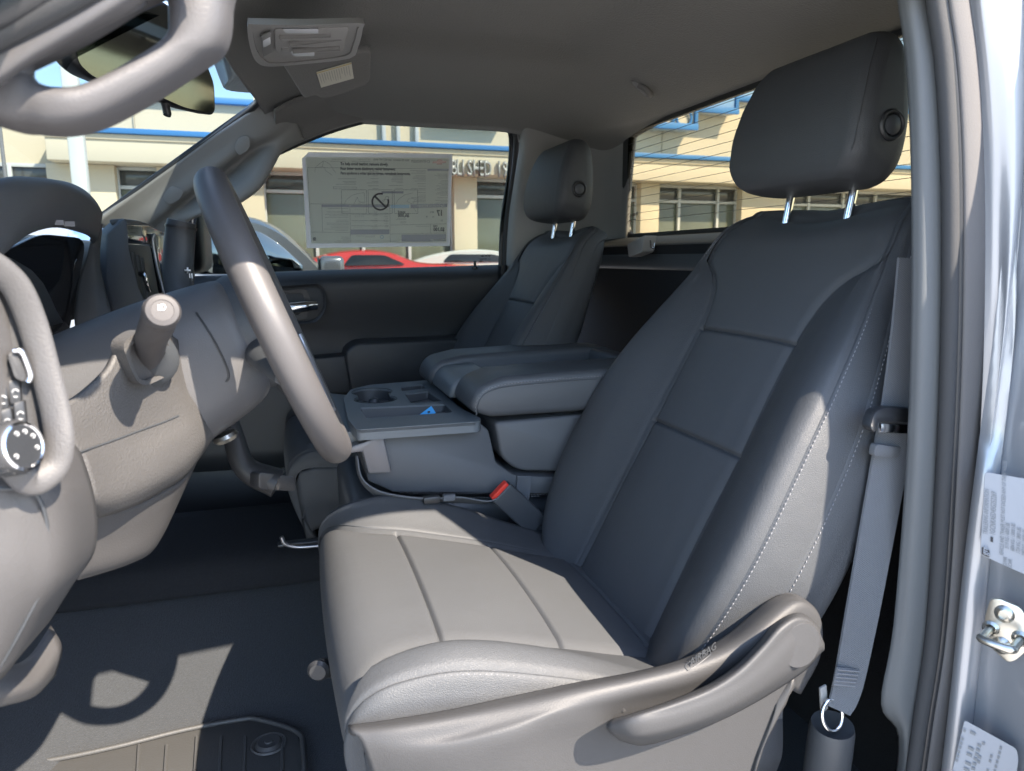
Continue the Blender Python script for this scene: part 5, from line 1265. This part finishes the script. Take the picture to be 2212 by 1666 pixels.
# leather base below
base_sec = []
for x, z1, z0 in ((.088, 1.02, .90), (.10, 1.045, .88), (.14, 1.055, .87), (.30, 1.04, .87), (.60, 1.01, .87)):
    base_sec.append((x, z1, z0))
mesh_pts = round_poly([np.array([.085, 1.165, .80]), np.array([.082, 1.165, 1.03]), np.array([.62, 1.165, .985]), np.array([.62, 1.165, .80])], .03)
prism('middle_cushion', mesh_pts, (0, .38, 0), CLE, con, bevel=.022, seg=4)
# moulded front nose
sidep = [P(770, 945, Y=y0c), P(838, 944, Y=y0c), P(1035, 912, Y=y0c), P(1056, 930, Y=y0c), P(1072, 1000, Y=y0c), P(1110, 1026, Y=y0c), P(1240, 1034, Y=y0c), P(1400, 1034, Y=y0c), P(1400, 1070, Y=y0c), P(850, 1064, Y=y0c), P(795, 1040, Y=y0c)]
prism('console_body', sidep, (0, y1c-y0c, 0), CNP, con, bevel=.004)
prism('bin_panel', round_poly([P(1068, 912, Y=y0c+.002), P(1260, 895, Y=y0c+.002), P(1400, 890, Y=y0c+.002), P(1400, 1022, Y=y0c+.002), P(1120, 1018, Y=y0c+.002), P(1084, 992, Y=y0c+.002)], [.01, .01, .01, .01, .02, .02]), (0, y1c-y0c-.004, 0), CNP, con, bevel=.006, seg=3)
# L shaped bracket cover at the front
prism('bracket_cover', [P(757, 966, Y=y0c-.012), P(828, 940, Y=y0c-.012), P(846, 1022, Y=y0c-.012), P(796, 1024, Y=y0c-.012), P(783, 976, Y=y0c-.012), P(757, 980, Y=y0c-.012)], (0, .05, 0), mat('bracket_grey', (.17, .165, .17), .4, metal=.3), con, bevel=.003)
prism('front_step', [P(735, 930, Y=y0c+.01), P(828, 938, Y=y0c+.01), P(757, 964, Y=y0c+.01), P(735, 966, Y=y0c+.01)], (0, .34, 0), CNT, con, bevel=.004)
# tray top with wells: built as plate rings
ZT0 = 1.165
def T(u, v, z=ZT0): return P(u, v, Z=z)
def yplate(pts, r=.02): return round_poly(pts, r)
outline = [T(742, 862), T(758, 842), T(800, 832), T(925, 822), T(990, 880), T(1040, 905), T(1035, 912), T(770, 930), T(752, 908)]
# shell sides
lower = [q+np.array([0.012*(1 if q[0] < .2 else 0), 0, -.035]) for q in outline]
frame_prism('tray_rim', round_poly(outline, .012), round_poly([np.mean(outline, 0)+(q-np.mean(outline, 0))*.985 for q in outline], .012), (0, 0, -.016), CNT, con)
mesh('tray_bottom', [np.mean(outline, 0)+(q-np.mean(outline, 0))*.66+np.array([0, 0, -.0455]) for q in round_poly(outline, .012)], [tuple(range(len(round_poly(outline, .012))))], PLB, con, smooth=False, auto=0)
# top plate made with boolean-free holes: bmesh triangulated fill
def plate(name, outer, holes, z, depth, m_, par, wall_m):
    bm = bmesh.new(); edges = []
    loops = [outer]+holes
    for lp in loops:
        vs = [bm.verts.new((q[0], q[1], z)) for q in lp]
        edges += [bm.edges.new((vs[i], vs[(i+1) % len(vs)])) for i in range(len(vs))]
    bmesh.ops.triangle_fill(bm, use_beauty=True, use_dissolve=False, edges=edges)
    me = bpy.data.meshes.new(name); bmesh.ops.recalc_face_normals(bm, faces=bm.faces)
    if bm.faces and bm.faces[:][0].normal.z < 0: bmesh.ops.reverse_faces(bm, faces=bm.faces)
    bm.to_mesh(me); bm.free(); me.materials.append(m_)
    o = bpy.data.objects.new(name, me)
    md = o.modifiers.new('t', 'SOLIDIFY'); md.thickness = .006; md.offset = -1
    bv = o.modifiers.new('b', 'BEVEL'); bv.width = .0018; bv.segments = 2; bv.limit_method = 'ANGLE'; bv.angle_limit = math.radians(40)
    link(o, par)
    for lp, (d, nm, tp) in zip(holes, depth):
        c = np.mean([np.array([q[0], q[1], 0]) for q in lp], 0); n = len(lp)
        V = [np.array([q[0], q[1], z-.003]) for q in lp]+[np.array([c[0]+(q[0]-c[0])*tp, c[1]+(q[1]-c[1])*tp, z-d]) for q in lp]
        F = [(i, (i+1) % n, n+(i+1) % n, n+i) for i in range(n)]+[tuple(range(n, 2*n))]
        mesh(nm, V, F, wall_m, par, auto=50)
    return o
def cup(u, v, r=.034):
    c = T(u, v); return [c+np.array([r*math.cos(t), r*1.02*math.sin(t), 0]) for t in np.linspace(0, 2*math.pi, 28, endpoint=False)]
# peanut shaped double cup opening
c1, c2, r_ = T(811, 863), T(801, 843), .036
ax_ = c2-c1; ax_ = ax_/np.linalg.norm(ax_)
c2 = c1+ax_*.072; a0_ = math.atan2(ax_[1], ax_[0])
pea = []
for t in np.linspace(math.radians(55), math.radians(305), 24): pea.append(c1+r_*np.array([math.cos(a0_+t), math.sin(a0_+t), 0]))
for t in np.linspace(math.radians(-125), math.radians(125), 24): pea.append(c2+r_*np.array([math.cos(a0_+t), math.sin(a0_+t), 0]))
cm_ = (c1+c2)/2
slot = round_poly([T(776, 882), T(962, 874), T(978, 892), T(792, 905)], .008)
pk1 = round_poly([T(866, 836), T(914, 831), T(920, 840), T(868, 846)], .006)
pk2 = round_poly([T(874, 852), T(925, 846), T(955, 868), T(888, 872)], .006)
plate('tray_top', round_poly(outline, .012), [pea, slot, pk1, pk2], ZT0+.001, [(.045, 'cup_well', .94), (.030, 'tray_well', .92), (.02, 'pocket_well', .9), (.03, 'pocket_well', .9)], CNT, con, mat('well_plastic', (.05, .052, .056), .5, bump=.1, bscale=800))
tube('cup_ring', [q+(q-cm_)*np.array([.07, .06, 0])+np.array([0, 0, .0012]) for q in pea], .0008, PLB, con, n=5, closed=True, per=1)
lathe('cup_divider', cm_+np.array([0, 0, -.045]), (0, 0, 1), [(.013, 0), (.012, .03), (.008, .04), (0, .043)], PLD, con, n=20)
# armrest lid: two padded rails around a recessed tray
def rail(name, pts_top, y_in, m_): pass
lid = thing  # (kept simple: lid parts below hang on the console)
def xz(x, z): return np.array([x, 0, z])
prof = [(.262, 1.178), (.268, 1.205), (.285, 1.222), (.33, 1.232), (.45, 1.236), (.60, 1.238), (.66, 1.232), (.672, 1.205), (.66, 1.172), (.45, 1.166), (.31, 1.166)]
def lid_piece(name, ya, yb, dxf, m_, bev):
    pts = [np.array([x+(dxf if x < .3 else 0), ya, z]) for x, z in prof]
    return prism(name, pts, (0, yb-ya, 0), m_, con, bevel=bev, seg=4)
ra = lid_piece('armrest_pad', 1.105, 1.235, .012, CLE, .012)
rb = lid_piece('armrest_pad', 1.385, 1.500, -.004, CLE, .012)
ptsc = [(.600, 1.17), (.600, 1.236), (.66, 1.230), (.67, 1.205), (.66, 1.172)]
prism('armrest_pad_end', [np.array([x, 1.225, z]) for x, z in ptsc], (0, .17, 0), CLE, con, bevel=.01, seg=3)
prism('armrest_latch', [np.array([x, 1.232, z]) for x, z in ((.266, 1.176), (.272, 1.200), (.290, 1.215), (.35, 1.219), (.35, 1.18))], (0, .156, 0), CNT, con, bevel=.008, seg=3)
box('armrest_tray', (.345, 1.232, 1.175), (.61, 1.388, 1.20), mat('tray_plastic', (.10, .10, .11), .45), con, bevel=.003)
stitches('stitching', cr([np.array([.282, 1.1045, 1.176]), np.array([.285, 1.1045, 1.195]), np.array([.30, 1.1045, 1.212]), np.array([.34, 1.1055, 1.2205]), np.array([.45, 1.1058, 1.2245]), np.array([.62, 1.1058, 1.2265])], 10), con, .0, (0, -1, .4))
tube('armrest_welt', [np.array([.284, 1.1048, 1.172]), np.array([.288, 1.1048, 1.194]), np.array([.303, 1.1048, 1.209]), np.array([.34, 1.1052, 1.217]), np.array([.45, 1.1052, 1.221]), np.array([.62, 1.1052, 1.223])], .0012, CLE, con, n=6)
stitches('stitching', cr([P(860, 1064, Y=1.123), P(1000, 1066, Y=1.123), P(1200, 1068, Y=1.123), P(1380, 1068, Y=1.123)], 8), con, 0, (0, -1, 0))
stitches('stitching', cr([np.array([.11, 1.112, 1.044]), np.array([.2, 1.112, 1.0375]), np.array([.4, 1.112, 1.0225])], 8), con, 0, (0, -1, 1))
kt = thing('key_tag', 'small bright blue paper tag lying in the console tray', 'tag', P(920, 890, Z=1.16))
tg_ = [P(905, 898, Y=1.185), P(932, 878, Y=1.20), P(941, 892, Y=1.185), P(939, 899, Y=1.18)]
prism('paper', tg_, (0, .001, .0006), mat('blue_tag', (.08, .42, .85), .6), kt, bevel=0, smooth=False)
box('hole_slot', tuple(P(924, 892, Y=1.1835)), tuple(P(929, 888, Y=1.1845)), INK, kt, bevel=0)

# ---- belts ------------------------------------------------------------------
bk_ = thing('seat_belt_buckle', 'black seat belt buckle with red release button beside driver seat', 'belt buckle', P(1130, 1130, Y=1.08))
b0, b1 = P(1158, 1132, Y=1.098), P(1080, 1061, Y=1.088)
ax = b1-b0; Lb = np.linalg.norm(ax); ax /= Lb
sd = P(1056, 1077, Y=1.09)-P(1102, 1044, Y=1.09); sd -= ax*(sd@ax); wdt = np.linalg.norm(sd); sd /= wdt
nb = np.cross(ax, sd); nb = nb*(-1 if nb[1] > 0 else 1)
def bxp(c, a0, a1, s0, s1, n0, n1):
    return [c+ax*a+sd*s+nb*n for a in (a0, a1) for s in (s0, s1) for n in (n0, n1)]
BF = [(0, 1, 3, 2), (4, 6, 7, 5), (0, 4, 5, 1), (2, 3, 7, 6), (0, 2, 6, 4), (1, 5, 7, 3)]
wh_ = wdt/2
mesh('buckle_case', bxp(b0, -.004, Lb, -wh_, wh_, -.009, .009), BF, PLD, bk_, bevel=.0035, seg=3)
mesh('release_button', bxp(b0, Lb-.004, Lb+.006, -wh_*.86, wh_*.86, -.007, .0065), BF, RED, bk_, bevel=.002, seg=2)
ribbon('buckle_strap', [b0+ax*.004, b0-ax*.02, P(1178, 1165, Y=1.10), P(1190, 1195, Y=1.09)], sd, wdt*.62, .004, PLD, bk_)
ml = thing('middle_lap_belt', 'thin grey lap belt lying along the centre console base', 'seat belt', P(950, 1080, Y=1.1))
ribbon('webbing', PP([(770, 985, 1.115), (778, 1030, 1.108), (805, 1060, 1.10), (850, 1077, 1.092), (920, 1083, 1.09), (990, 1080, 1.09), (1050, 1085, 1.09), (1085, 1070, 1.095)]), [(.15, -1, .3), (.2, -1, .25), (.2, -.8, .5), (.0, -.9, .75), (0, -.9, .6), (0, -.9, .6), (0, -.9, .4), (0, -.9, .4)], [.012, .014, .02, .03, .032, .03, .03, .028], .0022, BELT, ml)
box('slider', tuple(P(912, 1086, Y=1.085)), tuple(P(952, 1072, Y=1.072)), PLB, ml, bevel=.003)
box('slider_bar', tuple(P(955, 1080, Y=1.083)), tuple(P(985, 1069, Y=1.072)), BELT, ml, bevel=.002)
ribbon('webbing_end', PP([(1132, 1028, 1.122), (1130, 1060, 1.12), (1128, 1095, 1.118), (1152, 1125, 1.115), (1200, 1160, 1.11)]), (1, 0, .05), [.026, .026, .026, .024, .024], .003, BELT, ml)
KB = 1.035
def PB(l): return PP([(u, v, y*KB) for u, v, y in l])
sb = thing('driver_shoulder_belt', 'grey driver seat belt running down behind the door pillar', 'seat belt', P(1800, 1560, Y=.56*KB))
ribbon('webbing', PB([(1985, 560, .585), (1968, 720, .58), (1945, 880, .575), (1925, 985, .57), (1895, 1150, .565), (1862, 1330, .56), (1832, 1480, .555), (1812, 1535, .552)]), [(1, -.15, .15)]*8, [.048, .046, .044, .043, .042, .040, .036, .028], .0022, BELT, sb)
lt_ = prism('latch_plate', round_poly(PB([(1880, 925, .552), (1892, 888, .555), (1915, 880, .558), (1985, 884, .57), (1985, 915, .57), (1902, 912, .555), (1892, 938, .55)]), .006), (0, .014, 0), PLB, sb, bevel=.004)
prism('latch_tongue', PB([(1905, 915, .553), (1990, 918, .568), (1990, 938, .568), (1902, 935, .553)]), (0, .004, 0), CHR, sb, bevel=.001)
prism('stop_fold', round_poly(PB([(1893, 960, .560), (1990, 972, .575), (1990, 992, .575), (1888, 986, .560)]), .004), (0, .008, 0), BELT, sb, bevel=.002)
prism('sewn_patch', PB([(1808, 1442, .5535), (1858, 1446, .5535), (1850, 1486, .5525), (1799, 1482, .5525)]), (0, .002, 0), BELT, sb, bevel=.0005)
for k in range(5): tube('sewn_patch_row', PB([(1810-k*2, 1447+k*8, .5525), (1855-k*2, 1451+k*8, .5525)]), .0007, STI, sb, n=5, per=1)
tube('anchor_ring', [P(1798, 1545, Y=.553*KB)+np.array([.013*math.cos(t), .004*math.sin(t), .016*math.sin(t)]) for t in np.linspace(0, 2*math.pi, 14, endpoint=False)], .0022, CHR, sb, n=8, closed=True, per=2)
ac = P(1798, 1570, Y=.56*KB)
lathe('anchor_sleeve', ac, (0.06, .12, -1), [(0, .002), (.0185, 0), (.022, -.003), (.0235, .004), (.024, .03), (.024, .3)], PLD, sb, n=28)
prism('sleeve_plate', PB([(1772, 1488, .562), (1786, 1480, .562), (1790, 1530, .562), (1775, 1545, .562)]), (0, .003, 0), PIL, sb, bevel=.001)

# ---- driver floor mat -------------------------------------------------------
fm = thing('floor_mat', 'ribbed rubber driver floor mat with round fastener', 'floor mat', P(400, 1640, Z=ZFL))
zf = ZFL+.018
edge_ = [P(u, v, Z=zf) for u, v in ((-300, 1700), (0, 1650), (100, 1645), (250, 1615), (400, 1578), (520, 1556), (560, 1556), (640, 1582), (655, 1620), (660, 1760))]
near = [P(u, v, Z=zf) for u, v in ((660, 2100), (-300, 2300))]
prism('mat_sheet', edge_+near, (0, 0, -.010), MATR, fm, bevel=.002)
tube('raised_edge', [q+np.array([0, -.003, .003]) for q in edge_], .004, MATR, fm, n=8)
for k, (ua, ub) in enumerate([(300, 292), (360, 350), (425, 415), (478, 470), (530, 524), (610, 610)]):
    tube('mat_rib', [P(ua, 1592+18*(k < 2)-0, Z=zf+.001), P(ub, 1760, Z=zf+.001)], .0028, MATR, fm, n=6, per=1)
fc = P(581, 1608, Z=zf+.001)
lathe('fastener', fc, (0, 0, 1), [(0, .007), (.006, .007), (.007, .005), (.017, .006), (.020, .003), (.022, 0)], PLG, fm, n=28)
lathe('fastener_well', fc, (0, 0, 1), [(.022, .0005), (.026, .003), (.028, .0005)], MATR, fm, n=28)
# brake pedal hint and passenger side under-seat trim
pdal = thing('brake_pedal', 'dark brake pedal arm under the dash', 'pedal', P(520, 980, Y=1.05))
tube('arm', PP([(480, 880, 1.02), (500, 930, 1.0), (530, 1010, .98), (600, 1045, .97)]), [.014, .014, .016, .02], PLB, pdal, n=8)
prism('pad', round_poly(PP([(560, 1020, .95), (640, 1030, .97), (640, 1062, .97), (560, 1058, .95)]), .006), (-.012, .01, 0), PLB, pdal, bevel=.003)
sk = thing('seat_track_loop', 'small bright wire loop on the floor beyond the driver seat', 'seat track', P(640, 1165, Y=1.3))
tube('loop', PP([(608, 1160, 1.30), (616, 1175, 1.30), (640, 1182, 1.30), (680, 1180, 1.30), (720, 1175, 1.3)]), [.004, .004, .003, .003, .003], SILV, sk, n=8)
box('rail', tuple(P(600, 1185, Y=1.32)), tuple(P(760, 1160, Y=1.32)+np.array([0, .02, 0])), PLB, sk, bevel=.003)

# ---- door jamb: striker and labels --------------------------------------------
def UE(v): return interp(v, [(-200, 2232), (200, 2236), (420, 2226), (700, 2200), (950, 2162), (1200, 2132), (1500, 2102), (1700, 2078), (1850, 2060)])
def jamb(u, v, d=0):
    # jamb face between two known edges of body_side: Y falls from .318 to .262 to the right
    Y = .49+(ROW7(v)-.49)*(u-UE(v))/(2600-UE(v))
    return P(u, v, Y=Y-d)
lb1 = thing('trailering_label', 'white trailer weight label stuck on the silver door jamb', 'label', jamb(2160, 1100))
pts = [jamb(2128, 1020, .0015), jamb(2260, 1042, .0015), jamb(2260, 1262, .0015), jamb(2118, 1198, .0015)]
prism('label_sheet', round_poly(pts, .003), (.0002, .0006, 0), LABEL, lb1, bevel=0, smooth=False)
def LJ(a, b, d=.0026): # a along width 0..1 (u 2123..2260), b down
    u = 2124+(2260-2124)*a-6*b; v = (1022+20*a)+(1196-1022+48*a)*b
    return jamb(u, v, d)
dv = LJ(.1, .1)-LJ(.1, .9); dh = LJ(.5, .5)-LJ(.05, .5)
for s_, a, b, h in (('TRAILERING INFORMATION', .10, .74, .0042), ('1GCNKAED4SG252269', .22, .71, .0050), ('VEHICLE AND TRAILER MUST NOT EXCEED ANY OF THESE VALUES', .36, .90, .0036), ('GVWR', .42, 1.0, .0036), ('GCWR', .50, 1.0, .0036), ('3119 KG / 6800 LBS', .44, .80, .0036), ('6804 KG / 15000 LBS', .53, .80, .0036), ('1724 KG / 3800 LBS', .62, .80, .0036), ('2087 KG / 4600 LBS', .71, .80, .0036), ('860 KG / 1893 LBS', .80, .80, .0036), ('SEE UNIT TRAILER WEIGHT RATING', .92, .98, .0036)):
    text('label_text', s_, LJ(a, b), dv, -dh, h*1.35, INKG, lb1, th=.0001, sx=.62)
prism('maker_badge', round_poly([LJ(.02, .91), LJ(.14, .91), LJ(.14, 1.0), LJ(.02, 1.0)], .0012), (.0001, .0003, 0), INK, lb1, bevel=0, smooth=False)
text('badge_text', 'gm', LJ(.11, .985, .0032), dv, -dh, .0075, LABEL, lb1, th=.0001, bold=.02)
prism('truck_icon', [LJ(.15, .74), LJ(.19, .74), LJ(.19, .80), LJ(.15, .80)], (.0001, .0002, 0), INK, lb1, bevel=0, smooth=False)
lb2 = thing('tyre_pressure_label', 'white certification label low on the silver door jamb', 'label', jamb(2130, 1620))
prism('label_sheet', round_poly([jamb(2084, 1556, .0015), jamb(2196, 1618, .0015), jamb(2200, 1640, .0015), jamb(2180, 1800, .0015), jamb(2040, 1740, .0015)], .003), (.0002, .0006, 0), LABEL, lb2, bevel=0, smooth=False)
def J2(u, v): return jamb(u, v, .0026)
rs = np.random.RandomState(5); qs = []
for k, (u, v, w, h) in enumerate([(2084, 1565, 5, 110), (2096, 1578, 12, 24), (2092, 1612, 12, 26), (2086, 1644, 12, 26), (2112, 1606, 8, 60), (2122, 1602, 6, 70), (2142, 1620, 5, 60), (2160, 1612, 5, 60)]):
    nseg = max(2, int(h/9))
    for i in range(nseg):
        if rs.rand() < .25: continue
        f = i/nseg; uu = u-f*h*.26; vv = v+f*h
        qs.append([J2(uu, vv), J2(uu+w, vv+w*.5), J2(uu+w-1.4, vv+w*.5+6), J2(uu-1.4, vv+6)])
bars('label_text', qs, INKG, lb2, kind='stuff')
stv = thing('door_striker', 'zinc door striker loop with two bolts on the door jamb', 'door striker', jamb(2165, 1370))
plp = [jamb(2140, 1292, .002), jamb(2158, 1290, .002), jamb(2206, 1310, .002), jamb(2222, 1340, .002), jamb(2222, 1400, .002), jamb(2194, 1424, .002), jamb(2176, 1428, .002), jamb(2140, 1395, .002), jamb(2130, 1370, .002), jamb(2128, 1330, .002)]
prism('plate', round_poly(plp, .004), (-.003, -.002, 0), STEEL, stv, bevel=.0008)
nj = np.cross(jamb(2200, 1350)-jamb(2130, 1350), np.array([0, 0, 1.])); nj /= np.linalg.norm(nj)
if nj[1] > 0: nj = -nj
for u, v in ((2170, 1326), (2164, 1394)):
    c = jamb(u, v, .004)
    bo_ = lathe('bolt_head', c, nj, [(.0085, 0), (.0085, .001), (.006, .0035), (.0042, .004), (.004, .0022), (0, .0022)], STEEL, stv, n=20)
a0, a1 = jamb(2142, 1356, .003), jamb(2206, 1378, .003)
tube('loop', [a0, a0+nj*.022+(a1-a0)*-.02, a0+nj*.032+(a1-a0)*.05, a1+nj*.032-(a1-a0)*.05, a1+nj*.022+(a1-a0)*.02, a1], .0038, STEEL, stv, n=12, per=6)
for c in (a0, a1): lathe('loop_collar', c, nj, [(.0075, 0), (.0075, .003), (.005, .005)], STEEL, stv, n=16)
